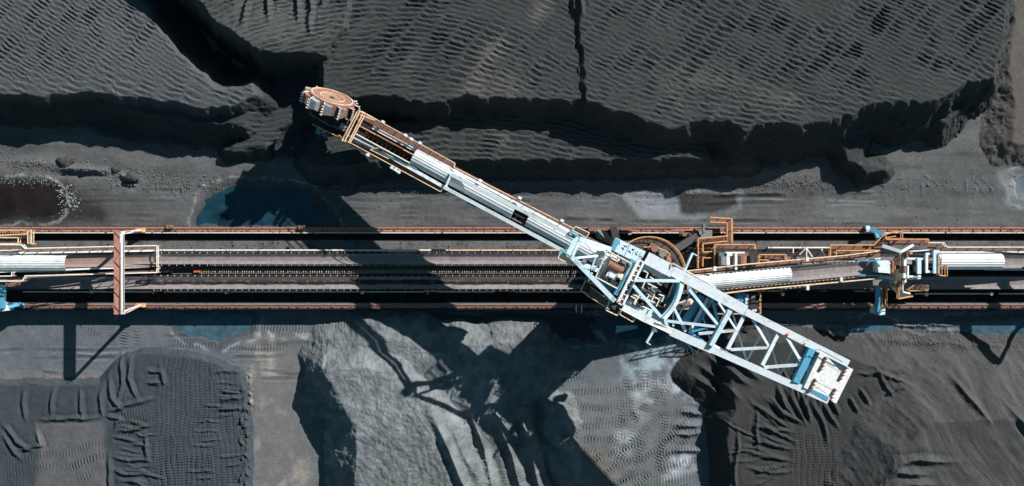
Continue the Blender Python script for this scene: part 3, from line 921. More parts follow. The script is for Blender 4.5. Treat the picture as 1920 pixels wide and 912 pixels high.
def conveyor(name, py, width, z, lb, load, rows, edges):
    t = thing(name, (0, Y(py, z), 0), lb, 'conveyor', 'yard belt conveyors between the rails')
    hw = width / 2
    yc = Y(py, z)
    prof_ = [(-hw, .30), (-hw * .42, .02), (0, 0), (hw * .42, .02), (hw, .30)]
    m = MB(); m.sweep(prof_, (XL, yc, z), (XR, yc, z), .03); m.build('belt', RUBBER, t, smooth=False)
    if load:
        m = MB()
        nn = 640
        x0 = X(255, z)
        rr = random.Random(3)
        A = []
        for i in range(nn + 1):
            x = x0 + (X(1150, z) - x0) * i / nn
            w1 = .28 + .06 * math.sin(x * .9) + .05 * math.sin(x * 2.7 + 1) + rr.uniform(-.04, .04)
            A.append([(x, yc + w1 + .12, z + .06), (x, yc + w1 * .3 + .05, z + .17 + rr.uniform(-.03, .03)), (x, yc - w1 * .7, z + .045)])
        fs = []
        for i in range(nn):
            for j in (0, 1):
                fs.append((i * 3 + j, i * 3 + j + 1, i * 3 + 4 + j, i * 3 + 3 + j))
        m.add([p for a in A for p in a], fs)
        m.build('coal_load', mat('coal_on_belt', (.035, .032, .031), (.15, .125, .115), 1.2, .45, .95, bump=.8), t)
    m = MB()
    for s in (-1, 1):
        m.bar((XL, yc + s * (hw + .12), z - .05), (XR, yc + s * (hw + .12), z - .05), .14, .22)
        x = -70
        while x < 70:
            m.bar((x, yc + s * (hw + .12), .02), (x, yc + s * (hw + .12), z - .16), .12, .12); x += 3.6
    m.build('stringer', DARK, t)
    base = None
    for s in (-1, 1):
        px = edges[0]; k = 0
        while px < edges[1] and k < 100:
            m = MB()
            x = X(px, z); y = yc + s * (hw + .17)
            m.box((x, y, z + .02), .07, .13, .24); m.box((x, y - s * .08, z + .2), .10, .09, .07)
            if base is None or s * base[1] < 0:
                o = m.build('idler_bracket', IDL, t); base = (o, s, x)
            else:
                o = base[0].copy(); o.location.x += x - base[2]; COL.objects.link(o); o.parent = t
            px += rows; k += 1
    return t


conveyor('belt_conveyor', 485.8, 1.36, 2.0, 'long empty grey belt conveyor on the north side of the central walkway', False, 14.3, (304, 1062))
conveyor('belt_conveyor', 530.5, 1.62, 1.6, 'long belt conveyor with a dark streak of coal, south of the central walkway', True, 12.7, (290, 1100))

# walkway between the belts
t = thing('conveyor_walkway', (0, Y(504), 0), 'narrow dark grated walkway with a slim handrail between the two belts', 'walkway')
m = MB(); m.bar((X(200), Y(501.5, 1.4), 1.37), (X(1150), Y(501.5, 1.4), 1.37), .6, .06); m.build('deck', GRATE, t)
m = MB()
for i in range(60):
    x = X(330 + i * 13.5)
    m.bar((x, Y(498, 1.4), 1.41), (x, Y(504, 1.4), 1.41), .05, .05)
    m.bar((x, Y(504.5), .05), (x, Y(504.5), 1.35), .09, .09)
m.build('cross_bar', GREY, t, kind='stuff')
m = MB()
w0 = (X(405), Y(497.5, 2.4), 2.4); w1 = (X(1150), Y(497.5, 2.4), 2.4)
m.tube(w0, w1, .035, 5)
for i in range(48):
    f = i / 47; p = np.array(w0) * (1 - f) + np.array(w1) * f
    m.tube(p, p - np.array([0, 0, 1.]), .03, 5)
m.build('handrail', GREY, t)
t = thing('cable_ladder', (0, Y(509), 0), 'long pale cable ladder with close rungs running beside the grated walkway', 'cable ladder')
m = MB()
longbar(m, 505.8, 1.5, .16, .1, X(385), X(1130)); longbar(m, 513.4, 1.5, .1, .1, X(330), X(1130)); m.build('side_channel', CONC, t)
m = MB()
x = X(385)
while x < X(1110):
    m.bar((x, Y(506, 1.5), 1.45), (x, Y(513.4, 1.5), 1.45), .09, .05); x += .3
m.build('rung', TAN, t, kind='stuff')
m = MB(); longbar(m, 510, 1.2, .35, .05, X(330), X(1130)); m.build('cable', DARK, t)
m = MB(); m.box(P(370, 509.5, 1.5), .8, .24, .25); m.box(P(370, 509, 1.75), .6, .12, .06)
tag(m.build('tool_box', mat('signal_orange', (.75, .17, .07), (.45, .12, .06), 2, .4, .6)), 'small orange box on the left end of the cable ladder', 'box')

# water pipes
def pipe_run(px0, px1, py, z, r, m_, lb, group, joints=()):
    t = thing('water_pipe', (X(px0, z), Y(py, z), 0), lb, 'pipe', group)
    m = MB(); m.tube((X(px0, z), Y(py, z), z), (X(px1, z), Y(py, z), z), r, 9); m.build('pipe', m_, t, smooth=False)
    m = MB()
    x = X(px0, z) + .4
    while x < X(px1, z):
        m.box((x, Y(py, z), .02), .14, .14, max(.05, z - r)); m.tube((x - .04, Y(py, z), z), (x + .04, Y(py, z), z), r * 1.5, 9); x += 4.2
    m.build('pipe_support', GREY, t, kind='stuff')
    return t
pipe_run(300, 808, 469.8, 2.1, .12, CREAM, 'long cream pipe above the belt edge, left of its rusty joint', 'water pipes along the belts')
pipe_run(836, 1075, 469.8, 2.1, .11, TAN, 'tan pipe above the belt edge, passing under the boom', 'water pipes along the belts')
pipe_run(1440, 1560, 465, 1.75, .12, CREAM, 'cream pipe right of the gantry stairs, above the tail belt walkway', 'water pipes along the belts')
for a, b, lb in ((44, 290, 'southern spray pipe passing under the portal frame'), (308, 797, 'longest southern spray pipe, between the two open gaps'), (818, 926, 'short dim southern spray pipe in the boom shadow'), (967, 1110, 'southern spray pipe ending at the boom stairs platform'),
                 (1716, 1856, 'southern spray pipe right of the tripper car'), (1873, 2100, 'southern spray pipe running out of the right edge')):
    pipe_run(a, b, 547.3 if a < 1500 else 551, .9, .085, CREAM, lb, 'water pipes along the belts')
for px, py, lb in ((173, 547, 'white junction box on the spray pipe left of the portal frame'), (425, 548, 'white junction box on the spray pipe right of the portal frame'), (680, 548.5, 'white junction box on the spray pipe in the sun patch before the boom shadow'), (1736, 552, 'white junction box on the spray pipe right of the tripper car'), (1858, 551, 'grey junction box in the gap of the spray pipe near the right edge'), (1467, 552, 'small white junction box below the tail belt handrail')):
    m = MB(); p = P(px, py, .95); m.box((p[0], p[1], .02), .14, .14, .95); m.box(p, .36, .42, .3); m.box(p + np.array([0, 0, .3]), .26, .3, .04)
    tag(m.build('junction_box', WHITE), lb, 'junction box', 'junction boxes on the spray pipes')
for px, py, lb in ((294.5, 546.5, 'small standing hydrant in the pipe gap right of the portal frame'), (804, 548, 'small standing hydrant in the pipe gap in the boom shadow')):
    m = MB(); p = P(px, py, .02); m.tube(p, p + np.array([0, 0, 1.2]), .07); m.bar(p + np.array([-.1, -.25, 1.15]), p + np.array([.1, .3, 1.15]), .11, .1)
    tag(m.build('hydrant', CREAM), lb, 'hydrant', 'hydrants in the pipe gaps')
for px, lb in ((1080, 'left pale lever post on the south rail near the boom stairs'), (1090, 'right pale lever post on the south rail near the boom stairs')):
    m = MB(); p = P(px, 579, .86); m.box(p, .2, .2, .7); m.bar(p + np.array([0, -.5, .6]), p + np.array([0, .6, .6]), .13, .1)
    tag(m.build('lever_post', CREAM), lb, 'post', 'posts on the south rail')
t = thing('pipe_gate', P(1128, 590, -1.2), 'thin dark steel frame standing below the south rail by the boom stairs', 'pipe frame')
m = MB(); m.pipe([P(1118, 574, .8), P(1118, 590, .8), P(1127, 590, .8)], .07); m.build('tube', GREY, t)
m = MB(); m.tube(P(1118, 590, .8), P(1118, 590, .8) - np.array([0, 0, 2.]), .06); m.build('leg', GREY, t)

# bits of spilled sheet between belt and wall
for px, py, w, h, lb in ((1880, 541, 2., .5, 'long grey return belt strip lying right of the tripper car'),):
    pass
mb = MB(); mb.prism([P(1709, 539, .5), P(1815, 537, .5), P(1897, 541, .5), P(1895, 543.5, .5), P(1709, 543, .5)], .1)
tag(mb.build('belt_strip', GREY), 'long pale strip of old belt lying south of the tripper car', 'belt strip')
mb = MB(); mb.prism([P(1620, 538, .3), P(1634, 538, .3), P(1639, 543, .3), P(1626, 542, .3)], .06)
tag(mb.build('steel_plate', PINK), 'small pinkish steel plate lying left of the blue tripper leg', 'plate')

# ------------------------------------------------------------------ portal frame over the belts
ZT = 7.6
root = thing('portal_frame', P(262, 503, .9), 'tall faded red portal frame with a diagonal patterned top beam astride both belts', 'portal frame', 'portal frames astride the belts')
m = MB()
m.slab([(213.5, 435), (225, 435), (225, 590), (213.5, 590)], ZT, .5)
m.build('top_beam', PINK, root)
m = MB()
for i, y in enumerate((441, 469, 496, 524, 553, 580)):
    a, b = (214, y - 6), (224.5, y + 6)
    m.bar(P(*a, ZT + .02), P(*b, ZT + .02), .09, .06)
    if i % 2:
        m.bar(P(214, y + 21, ZT + .02), P(224.5, y + 6, ZT + .02), .05, .05)
m.build('lacing_bar', DARK, root, kind='stuff')
m = MB(); m.bar(P(229, 438, ZT - .25), P(229, 589, ZT - .25), .36, .5); m.build('walkway_beam', WHITE, root)
m = MB(); m.bar(P(226.2, 436, ZT - .15), P(226.2, 590, ZT + .05), .12, .25); m.bar(P(232, 440, ZT - .1), P(232, 586, ZT - .1), .06, .1); m.build('edge_angle', RUST, root)
for a, b in (((228, 437), (263, 432.5)), ((228, 588), (263, 572.5))):
    m = MB(); m.bar(P(*a, ZT - .4), P(*b, 1.2), .34, .34); m.build('leg', WHITE, root)
    m = MB(); m.bar(P(a[0] + 6, a[1] - 1.5, ZT - 1), P(b[0] - 2, b[1] - 2.5, 1.5), .16, .16); m.bar(P(a[0] - 1, a[1] + 1, ZT - .3), P(b[0] + 3, b[1] + 1, 1.3), .12, .14); m.build('leg_edge', PINK, root)
    m = MB(); p = P(b[0], b[1], .95); m.box(p, .9, .5, .5); m.tube(p + np.array([.45, -.25, .1]), p + np.array([.45, .25, .1]), .3, 12); m.build('wheel_bogie', ORANGE, root)

# its twin stands just past the right edge of the picture and throws the V shaped shadow seen there
twin = root.copy(); COL.objects.link(twin); twin['label'] = 'second faded red portal frame, standing beyond the right hand tripper car'
twin.location.x += 1698 / S
for ch in list(root.children):
    c_ = ch.copy(); COL.objects.link(c_); c_.parent = twin

# coal and scale spilled along rails, walls and under the belts
rr = random.Random(31)
mb = MB()
for k in range(2600):
    px = rr.uniform(-20, 1940)
    lane = rr.choice([(427.5, 1.2, .95), (433, 1.0, .95), (436, .8, .93), (447, 3, .03), (456, 5, .12), (464, 4, .12), (472, 2, .03), (558, 6, .03), (571, 1.3, .82), (578, 1.2, .82)])
    if math.sin(px * .021 + lane[0]) + math.sin(px * .047) * .6 + rr.uniform(-.8, .8) < -.2:
        continue
    p = P(px, lane[0] + rr.gauss(0, lane[1]), lane[2])
    rocklet(mb, p, rr.uniform(.04, .1) + .1 * rr.random() ** 5)
tag(mb.build('spillage', mat('spilled_coal_and_scale', (.10, .075, .065), (.03, .03, .03), 1.5, .5, .9)), 'dark crumbs of spilled coal and rust scale along the rails and belts', 'spillage', kind='stuff')
# ------------------------------------------------------------------ bucket wheel reclaimer
def zb(x, y):
    s = (x - 787) * .8788 + (y - 305.5) * .4772
    return 10.3 + s * .0108


def Q(x, y, dz=0.):
    return P(x, y, zb(x, y) + dz)


def zo(dz):
    return lambda x, y: zb(x, y) + dz


def corr_roof(mb, p, q, width, rise, ribs=11, amp=.035, t0=0.0, t1=math.pi):
    """barrel belt cover of sheet ribbed along its length; p, q are on the springing line"""
    n = ribs * 4
    pr = []
    for i in range(n + 1):
        a = t0 + (t1 - t0) * i / n
        k = 1 + amp * math.cos(2 * math.pi * ribs * i / n)
        pr.append((-math.cos(a) * width / 2 * k, math.sin(a) * rise * k))
    mb.sweep(pr, p, q, .03)
    return mb


root = thing('bucket_wheel_reclaimer', P(1216, 510, .9), 'huge white and pale blue bucket wheel reclaimer with a slanting boom and lattice counterweight arm', 'bucket wheel reclaimer')
U = np.array([.8788, -.4772, 0.]); NN = np.array([.4772, .8788, 0.])      # along the boom (to the tail), to its upper side

# --- boom
m = MB()
m.ibeam(Q(700, 240, -.1), Q(858, 325, -.05), .42, .8)
m.ibeam(Q(858, 325, -.05), Q(1080, 442, -.1), .5, .8)
m.ibeam(Q(650, 253, -.3), Q(740, 299, -.1), .3, .6)
m.ibeam(Q(738, 298, -.1), Q(834, 352, -.05), .4, .8)
m.ibeam(Q(834, 352, -.05), Q(1056, 470, -.1), .42, .8)
m.build('boom_chord', WHITE, root)
m = MB()
for i in range(26):
    f = i / 25
    a = np.array([672, 222]) * (1 - f) + np.array([1080, 442]) * f; b = np.array([648, 257]) * (1 - f) + np.array([1056, 470]) * f
    m.bar(Q(*a, -.75), Q(*b, -.75), .16, .2)
    if i < 25:
        f2 = (i + 1) / 25
        c = np.array([672, 222]) * (1 - f2) + np.array([1080, 442]) * f2; d = np.array([648, 257]) * (1 - f2) + np.array([1056, 470]) * f2
        if i % 2: m.bar(Q(*a, -.8), Q(*d, -.8), .12, .12)
        else: m.bar(Q(*b, -.8), Q(*c, -.8), .12, .12)
m.build('boom_lattice', RUST, root)
# plate sides and belly of the boom
m = MB()
for (x0, y0), (x1, y1) in (((700, 241), (858, 326)), ((858, 326), (1080, 443)), ((650, 255), (834, 353)), ((834, 353), (1056, 471))):
    m.bar(Q(x0, y0, -1.5), Q(x1, y1, -1.5), .12, 1.9)
m.slab([(700, 241), (1080, 443), (1056, 471), (650, 255)], zo(-2.3), .15)
m.build('boom_box', DARK, root)
m = MB()
a, b = Q(622, 206, -.35), Q(1150, 489, -.35)
m.sweep([(-.72, .3), (-.35, .03), (0, 0), (.35, .03), (.72, .3)], a, b, .04); m.build('belt', mat('boom_belt', (.04, .04, .042), (.025, .025, .026), .8, .5, .75), root)
m = MB()
rr = random.Random(9); nn = 160; A = []
for i in range(nn + 1):
    f = i / nn; c = a + (b - a) * f
    w1 = .48 + rr.uniform(-.06, .06)
    A += [c + NN * w1 + np.array([0, 0, .14]), c + NN * rr.uniform(0, .15) + np.array([0, 0, .27 + rr.uniform(-.05, .05)]), c - NN * w1 + np.array([0, 0, .14])]
m.add(A, [f for i in range(nn) for f in ((3 * i, 3 * i + 1, 3 * i + 4, 3 * i + 3), (3 * i + 1, 3 * i + 2, 3 * i + 5, 3 * i + 4))]); m.build('coal_load', COAL, root)
# covers
SW = np.array([-.4772, -.8788, 0])
for (ax, ay), (bx, by) in (((776.5, 294.5), (965.5, 396)), ((991.5, 410), (1150, 496))):
    m = MB(); corr_roof(m, Q(ax, ay, .05), Q(bx, by, .05), 2.0, .72, 9, .03); m.build('belt_cover', ROOF, root)
for px, py in ((888, 348), (1042, 428), (1150, 485)):
    m = MB(); p = Q(px, py, .78); m.box(p, .3, .16, .08, -.4); m.build('cover_latch', DARK, root)
m = MB(); m.bar(Q(966, 399, .0) - NN * .75, Q(988, 411, .0) - NN * .75, .15, .3); m.bar(Q(968, 395, .1) + NN * .75, Q(990, 407, .1) + NN * .75, .1, .3); m.build('inspection_frame', GREY, root)

# upper walkway
m = MB()
m.slab([(669, 223), (676, 210), (853, 307), (846, 320)], zo(-.2), .08)
m.slab([(848, 318), (852, 311), (1140, 463), (1136, 472)], zo(-.2), .08)
m.build('walkway_deck', DECK, root)
m = MB()
rail(m, [(678, 209), (853, 306.5), (851, 314), (1076, 429)], zo(-.2))
rail(m, [(712, 244), (764, 271)], zo(-.1), 1.0)
m.build('walkway_handrail', TAN, root)
m = MB()
for k in range(14):
    x = 690 + k * 13; m.bar(Q(x, 219 + (x - 690) * .55, -.19), Q(x - 5.5, 229.5 + (x - 690) * .55, -.19), .05, .04)
m.build('deck_seam', DARK, root)
# lower walkway
m = MB()
m.slab([(646, 258), (643, 264), (826, 361), (832, 352), (740, 303)], zo(-.35), .08)
m.build('walkway_deck', DECK, root)
m = MB()
rail(m, [(643, 263), (662, 271), (826, 360), (830, 354), (868, 373)], zo(-.35))
rail(m, [(712, 277), (694, 281), (728, 298)], zo(-.3), .8)
m.build('walkway_handrail', TAN, root)
m = MB(); rail(m, [(875, 377), (874, 382), (892, 391), (896, 387)], zo(-.3)); m.build('platform_handrail', CREAM, root)
m = MB(); m.slab([(876, 378), (874, 383), (891, 392), (895, 386)], zo(-.3), .06); m.build('side_platform', GRATE, root)
m = MB(); m.tube(Q(666, 254, .35), Q(782, 318, .35), .06); m.bar(Q(702, 278, .2), Q(740, 300, .25), .22, .2); m.build('conduit', TEAL, root)
m = MB(); m.tube(Q(668, 252, .55), Q(768, 306, .55), .09); m.build('skirt_rail', CREAM, root)
# lamps along the rails
for px, py in ((718.5, 229), (761, 254), (772, 261), (788, 268.5), (901, 339), (975, 371.5), (1054, 414), (690, 291), (735, 315), (742, 319), (748, 323)):
    m = MB(); p = Q(px, py, .9); m.box(p, .42, .3, .22, -.5); m.bar(p + np.array([0, 0, .05]), p + (NN if py < 290 or px > 800 else -NN) * -.35 + np.array([0, 0, .05]), .07, .07); m.build('lamp', WHITE, root)

# stay tie frame at the bend and stays up to the pylon
APX_U, APX_L = P(1079, 446, 19.2), P(1066, 476, 19.2)
m = MB()
m.bar(Q(845, 331, .9), Q(835, 352, .75), .26, .3)
m.bar(Q(847, 322, .0), Q(846, 330, .95), .5, .5); m.bar(Q(832, 351, -.1), Q(836, 353, .8), .5, .5)
m.build('stay_crosshead', WHITE, root)
m = MB()
m.bar(Q(846, 328, .8), APX_U, .42, .5); m.bar(Q(834, 352, .7), APX_L, .42, .5)
m.build('boom_stay', WHITE, root)
for dx, dy in ((858, 327), (868, 332), (845, 358), (858, 365)):
    m = MB(); m.box(Q(dx, dy, .6), .9, .22, .16, -.5); m.build('stay_splice', WHITE, root)

# pylon frame
m = MB()
m.bar(P(1081, 445, 19.4), P(1065, 478, 19.4), .55, .7); m.bar(P(1088, 450, 19.0), P(1074, 479, 19.0), .32, .6)
m.build('pylon_head', PALE, root)
m = MB()
for c in ((1075, 440), (1057, 474)):
    p = P(*c, 19.2); m.box(p, 1.0, .5, .5, -.5); m.tube(p + np.array([-.3, .2, .25]), p + np.array([.3, -.2, .6]), .18, 8)
m.build('stay_pin', TEAL, root)
m = MB()
m.bar(P(1071, 481, 19.2), P(1151, 563, 15.6), .55, .6)
m.bar(P(1084, 447, 19.2), P(1143, 467, 15.5), .5, .6)
m.build('pylon_leg', PALE, root)
m = MB()
m.bar(P(1080, 484, 18.6), P(1120, 480, 16.0), .24, .24); m.bar(P(1078, 490, 16.5), P(1120, 507, 14.6), .5, .4); m.bar(P(1122, 470, 15.6), P(1109, 504, 15.4), .2, .24); m.bar(P(1094, 453, 18.5), P(1117, 480, 16), .06, .06)
m.bar(P(1108, 500, 15), P(1122, 499, 14.6), .2, .2); m.bar(P(1102, 511, 15.2), P(1108, 500, 15.2), .25, .3); m.bar(P(1104, 526, 14.5), P(1110, 512, 15), .2, .3)
m.build('pylon_brace', PALE, root)
for pts in ([(1051, 474), (1046, 484), (1074, 499), (1079, 489)], [(1079, 425), (1073, 432), (1099, 446), (1105, 437)]):
    m = MB(); m.slab(pts, zo(.2), .08); m.build('side_platform', GRATE, root)
    m = MB(); rail(m, pts, zo(.2), close=True); m.build('platform_handrail', CREAM, root)

# --- machinery deck with winch
m = MB(); m.slab([(1139, 471), (1183, 495), (1157, 541), (1118, 519)], 15.0, .25); m.build('machinery_deck', CREAM, root)
m = MB(); rail(m, [(1139, 470), (1184, 495), (1158, 542), (1117, 520)], 15.0, 1.1, .07, close=True); m.build('deck_handrail', CREAM, root)
m = MB()
c = P(1152, 502, 15.05)
m.tube(c - NN * .0 - U * .9 + np.array([0, 0, .6]), c + U * .9 + np.array([0, 0, .6]), .5, 14)
for k in range(7):
    q_ = c + U * (-.9 + .3 * k) + np.array([0, 0, .6]); m.tube(q_ - U * .04, q_ + U * .04, .62, 14)
m.build('winch_drum', RUST, root)
for dx, dy, sx, sy, sz, mm, nm in ((1146, 516, 1.2, .8, .8, WHITE, 'gearbox'), (1160, 517, .9, .7, 1.0, CREAM, 'motor'), (1165, 500, .8, .8, .6, PINK, 'motor'), (1141, 508, .5, 1.2, .5, RUST, 'brake'), (1168, 492, .9, .5, .9, GREY, 'cabinet'), (1151, 486, 1.2, .5, .7, CREAM, 'cabinet'), (1134, 520, .9, .6, .7, DARK, 'pump'), (1150, 528, 1.3, .5, .6, DARK, 'pump')):
    m = MB(); p = P(dx, dy, 15.02); m.box(p, sx, sy, sz, -.5); m.box(p + np.array([0, 0, sz]), sx * .6, sy * .6, .18, -.5); m.tube(p + np.array([-sx * .5, 0, sz * .5]), p + np.array([sx * .7, .1, sz * .5]), .14); m.build(nm, mm, root)
# electrical house on the upper side
m = MB()
m.slab([(1155, 446), (1211, 472), (1199, 495), (1145, 468)], 15.3, 1.6)
m.build('electrical_house', PALE, root)
m = MB(); m.slab([(1156, 447.5), (1163, 451), (1152, 472), (1145, 468)], 15.36, .06); m.slab([(1180, 459), (1181, 459.5), (1172, 480), (1171, 479.5)], 15.34, .04); m.build('roof_flashing', BLUE, root)
m = MB()
rr = random.Random(2)
for k in range(26):
    px, py = 1160 + rr.uniform(0, 44), 0; py = 446 + (px - 1155) * .47 + rr.uniform(6, 16)
    m.box(P(px, py, 15.3), rr.uniform(.06, .3), rr.uniform(.05, .14), .03, rr.uniform(0, 3))
m.build('roof_debris', DARK, root)
m = MB(); m.bar(P(1187, 487, 15.5), P(1153, 553, 15.5), .5, .7); m.build('cross_beam', BLUE, root)
m = MB(); m.bar(P(1198, 489, 16.0), P(1160, 566, 16.0), .25, .3); m.bar(P(1206, 494, 16.0), P(1168, 572, 16.0), .25, .3); m.build('cross_girder', WHITE, root)
m = MB(); m.bar(P(1203, 490, 15.8), P(1163, 571, 15.8), .5, .3); m.build('girder_walkway', DECK, root)
m = MB()
for k in range(10):
    f = k / 9; p = P(1203 - 40 * f, 491 + 80 * f, 16.0); m.tube(p - U * .3, p + U * .3, .09)
rail(m, [(1194, 491), (1157, 567)], 16, .9); m.build('girder_handrail', CREAM, root)
m = MB(); m.slab([(1128, 525), (1140, 530), (1146, 552), (1138, 548)], 13.5, .1); m.box(P(1137, 540, 13.5), 1.4, .8, .7, -.6); m.box(P(1127, 530, 13.5), .9, .9, 1.0, -.6); m.build('hydraulic_unit', BLUE, root)

# solid block added under the arm to thicken the machine's cast shadow
m = MB(); m.slab([(1160, 490), (1215, 500), (1262, 530), (1238, 592), (1168, 562), (1140, 540)], 11.9, 5.0); m.build('shadow_block', DARK, root)
m = MB(); m.slab([(1200, 486), (1262, 512), (1256, 530), (1190, 506)], 14.4, 2.4); m.slab([(1168, 572), (1184, 560), (1256, 600), (1254, 618)], 14.5, 2.4); m.build('arm_root_plate', PALE, root)
# slewing platform
m = MB()
c = P(1216, 512, 7.2)
for r0, z0, hh in ((4.6, 6.6, .25), (3.6, 4.9, 1.7), (4.0, 6.9, .4)):
    n = 48; top = [(c[0] + r0 * math.cos(2 * math.pi * i / n), c[1] + r0 * math.sin(2 * math.pi * i / n), z0 + hh) for i in range(n)]
    m.prism(top, hh)
m.build('slewing_ring', mat('greasy_brown_plate', (.10, .075, .065), (.06, .05, .045), .9, .5, .7), root)
m = MB()
for i in range(48):
    a0, a1 = 2 * math.pi * i / 48, 2 * math.pi * (i + 1) / 48
    p0 = c + np.array([math.cos(a0), math.sin(a0), 0]) * 4.55; p1 = c + np.array([math.cos(a1), math.sin(a1), 0]) * 4.55
    for h in (.15, .6, 1.1): m.tube(p0 + np.array([0, 0, h - .3]), p1 + np.array([0, 0, h - .3]), .06, 5)
    if i % 2 == 0: m.tube(p0 - np.array([0, 0, .3]), p0 + np.array([0, 0, .8]), .05, 5)
m.build('ring_handrail', ORANGE, root)
m = MB()
for i in range(24):
    a0 = 2 * math.pi * i / 24; d = np.array([math.cos(a0), math.sin(a0), 0]); m.bar(c + d * 4.05 + np.array([0, 0, -.33]), c + d * 4.5 + np.array([0, 0, -.33]), .08, .06)
m.build('ring_seam', DARK, root, kind='stuff')
for dx, dy, s, mm in ((1224, 466, 1.3, RUST), (1238, 476, 1.2, GREY), (1222, 479, 1.0, DARK), (1250, 486, .8, PINK)):
    m = MB(); p = P(dx, dy, 7.3); m.box(p, s, s * .8, .9, -.5); m.tube(p + np.array([0, 0, .9]), p + np.array([0, 0, 1.5]), s * .35, 12); m.build('slew_drive', mm, root)
m = MB(); rail(m, [(1207, 464), (1227, 463), (1247, 470), (1256, 477), (1252, 489), (1258, 497)], 7.5, 1.1, .07); m.build('platform_handrail', ORANGE, root)
m = MB(); m.slab([(1200, 468), (1228, 464), (1256, 478), (1262, 500), (1230, 500)], 7.45, .1); m.build('side_platform', DECK, root)

# --- counterweight arm
m = MB()
m.bar(P(1212, 484, 15.2), P(1262, 510, 15.8), 1.45, .8)
m.bar(P(1262, 509, 15.82), P(1398, 583, 17.5), 1.2, .8)
m.bar(P(1398, 585, 17.5), P(1590, 682, 20.0), .82, .75)
m.build('upper_girder', WHITE, root)
m = MB()
m.bar(P(1168, 576, 15.2), P(1258, 621, 16.0), .75, .8)
m.bar(P(1258, 622, 15.9), P(1336, 656, 17.0), .95, .8)
m.bar(P(1336, 656, 17.0), P(1553, 751, 20.0), .78, .75)
m.bar(P(1326, 643, 16.2), P(1430, 700, 17.8), .5, .5)
m.build('lower_girder', WHITE, root)
m = MB()
for a, z0, b, z1 in (((1262, 509), 14.2, (1398, 583), 15.9), ((1398, 585), 15.9, (1588, 681), 18.4), ((1258, 622), 14.4, (1336, 656), 15.4), ((1336, 656), 15.4, (1550, 750), 18.4)):
    m.bar(P(*a, z0), P(*b, z1), .14, 2.4)
m.build('girder_web', PALE, root)
m = MB(); m.bar(P(1490, 719, 19.1), P(1552, 748, 20.05), .5, .7); m.build('girder_end_web', BLUE, root)  # blue here stands for shade on the girder's inner face
# curved ballast bulkhead
m = MB()
out = []; inn = []
for k in range(13):
    f = k / 12
    x = 1277 - 34 * f; y = 531 + 66 * f
    bul = math.sin(math.pi * f)
    out.append((x + 6 + 5 * bul, y + 3 + 3 * bul)); inn.append((x - 5 + 7 * bul, y - 2 + 3 * bul))
m.slab(out + inn[::-1], 16.4, .3); m.build('bulkhead_cap', WHITE, root)
m = MB()
for (a, b) in zip(inn, inn[1:]):
    m.bar(P(a[0] - 1, a[1], 15.2), P(b[0] - 1, b[1], 15.2), .14, 2.6)
m.slab([(1265, 527), (1274, 531), (1252, 595), (1233, 592), (1250, 570)], 14.0, .1)
m.build('bulkhead_plate', BLUE, root)  # blue paints in the shaded left face, against the white lit cap
bars = [('P', (1189, 526), (1274, 527), 16.6, 16.4, .35), ('P', (1187, 535), (1240, 595), 16.6, 16.2, .36),
        ('P', (1292, 543), (1348, 612), 16.6, 17.2, .32), ('B', (1336, 561), (1347, 606), 16.9, 16.2, .28), ('W', (1347, 567), (1380, 618), 17.2, 17.6, .22),
        ('P', (1248, 602), (1344, 613), 16.4, 17.1, .3), ('B', (1297, 622), (1346, 609), 16.6, 17.0, .24), ('W', (1310, 626), (1377, 620), 16.8, 17.6, .3),
        ('P', (1262, 575), (1286, 622), 15.6, 16.2, .3), ('B', (1292, 622), (1326, 646), 16.2, 16.6, .3),
        ('W', (1395, 592), (1364, 655), 17.5, 17.4, .42), ('W', (1412, 600), (1442, 651), 17.7, 18.2, .28), ('W', (1370, 656), (1441, 652), 17.5, 18.2, .3),
        ('W', (1461, 622), (1429, 685), 18.4, 18.3, .40), ('W', (1472, 628), (1504, 682), 18.6, 19.2, .30), ('W', (1433, 689), (1504, 684), 18.3, 19.2, .32)]
for c_, a, b, z0, z1, w_ in bars:
    m = MB(); m.ibeam(P(*a, z0), P(*b, z1), w_, .34) if c_ == 'W' else m.bar(P(*a, z0), P(*b, z1), w_, .34)
    m.build('lattice_brace', {'P': PALE, 'B': BLUE, 'W': WHITE}[c_], root)
for a, b, z0, z1 in (((1264, 520), (1262, 612), 14., 14.), ((1300, 540), (1262, 612), 14.3, 14.), ((1300, 540), (1336, 650), 14.3, 15.), ((1370, 575), (1336, 650), 15.4, 15.), ((1370, 575), (1400, 678), 15.4, 16.), ((1436, 610), (1400, 678), 16.4, 16.), ((1436, 610), (1462, 704), 16.4, 17.), ((1496, 640), (1462, 704), 17.3, 17.)):
    m = MB(); m.bar(P(*a, z0), P(*b, z1), .17, .2); m.build('lower_brace', PALE, root)
m = MB(); m.tube(P(1317, 556, 14.2), P(1284, 604, 14.2), .52, 14); m.tube(P(1331, 561, 14.6), P(1296, 622, 14.6), .42, 14); m.build('cross_tube', BLUE, root)
m = MB(); m.bar(P(1327, 560, 15.2), P(1294, 620, 15.2), .3, .3); m.build('tube_cap', WHITE, root)
m = MB(); m.bar(P(1368, 582, 17.3), P(1332, 648, 17.2), .5, .9); m.build('cross_beam', PALE, root)
m = MB(); m.bar(P(1363.5, 582, 16.9), P(1329, 646, 16.9), .14, 1.1); m.build('cross_beam_web', BLUE, root)
m = MB(); m.bar(P(1522, 654, 19.3), P(1491, 717, 19.3), .75, .7); m.build('cross_beam', BLUE, root)
m = MB()
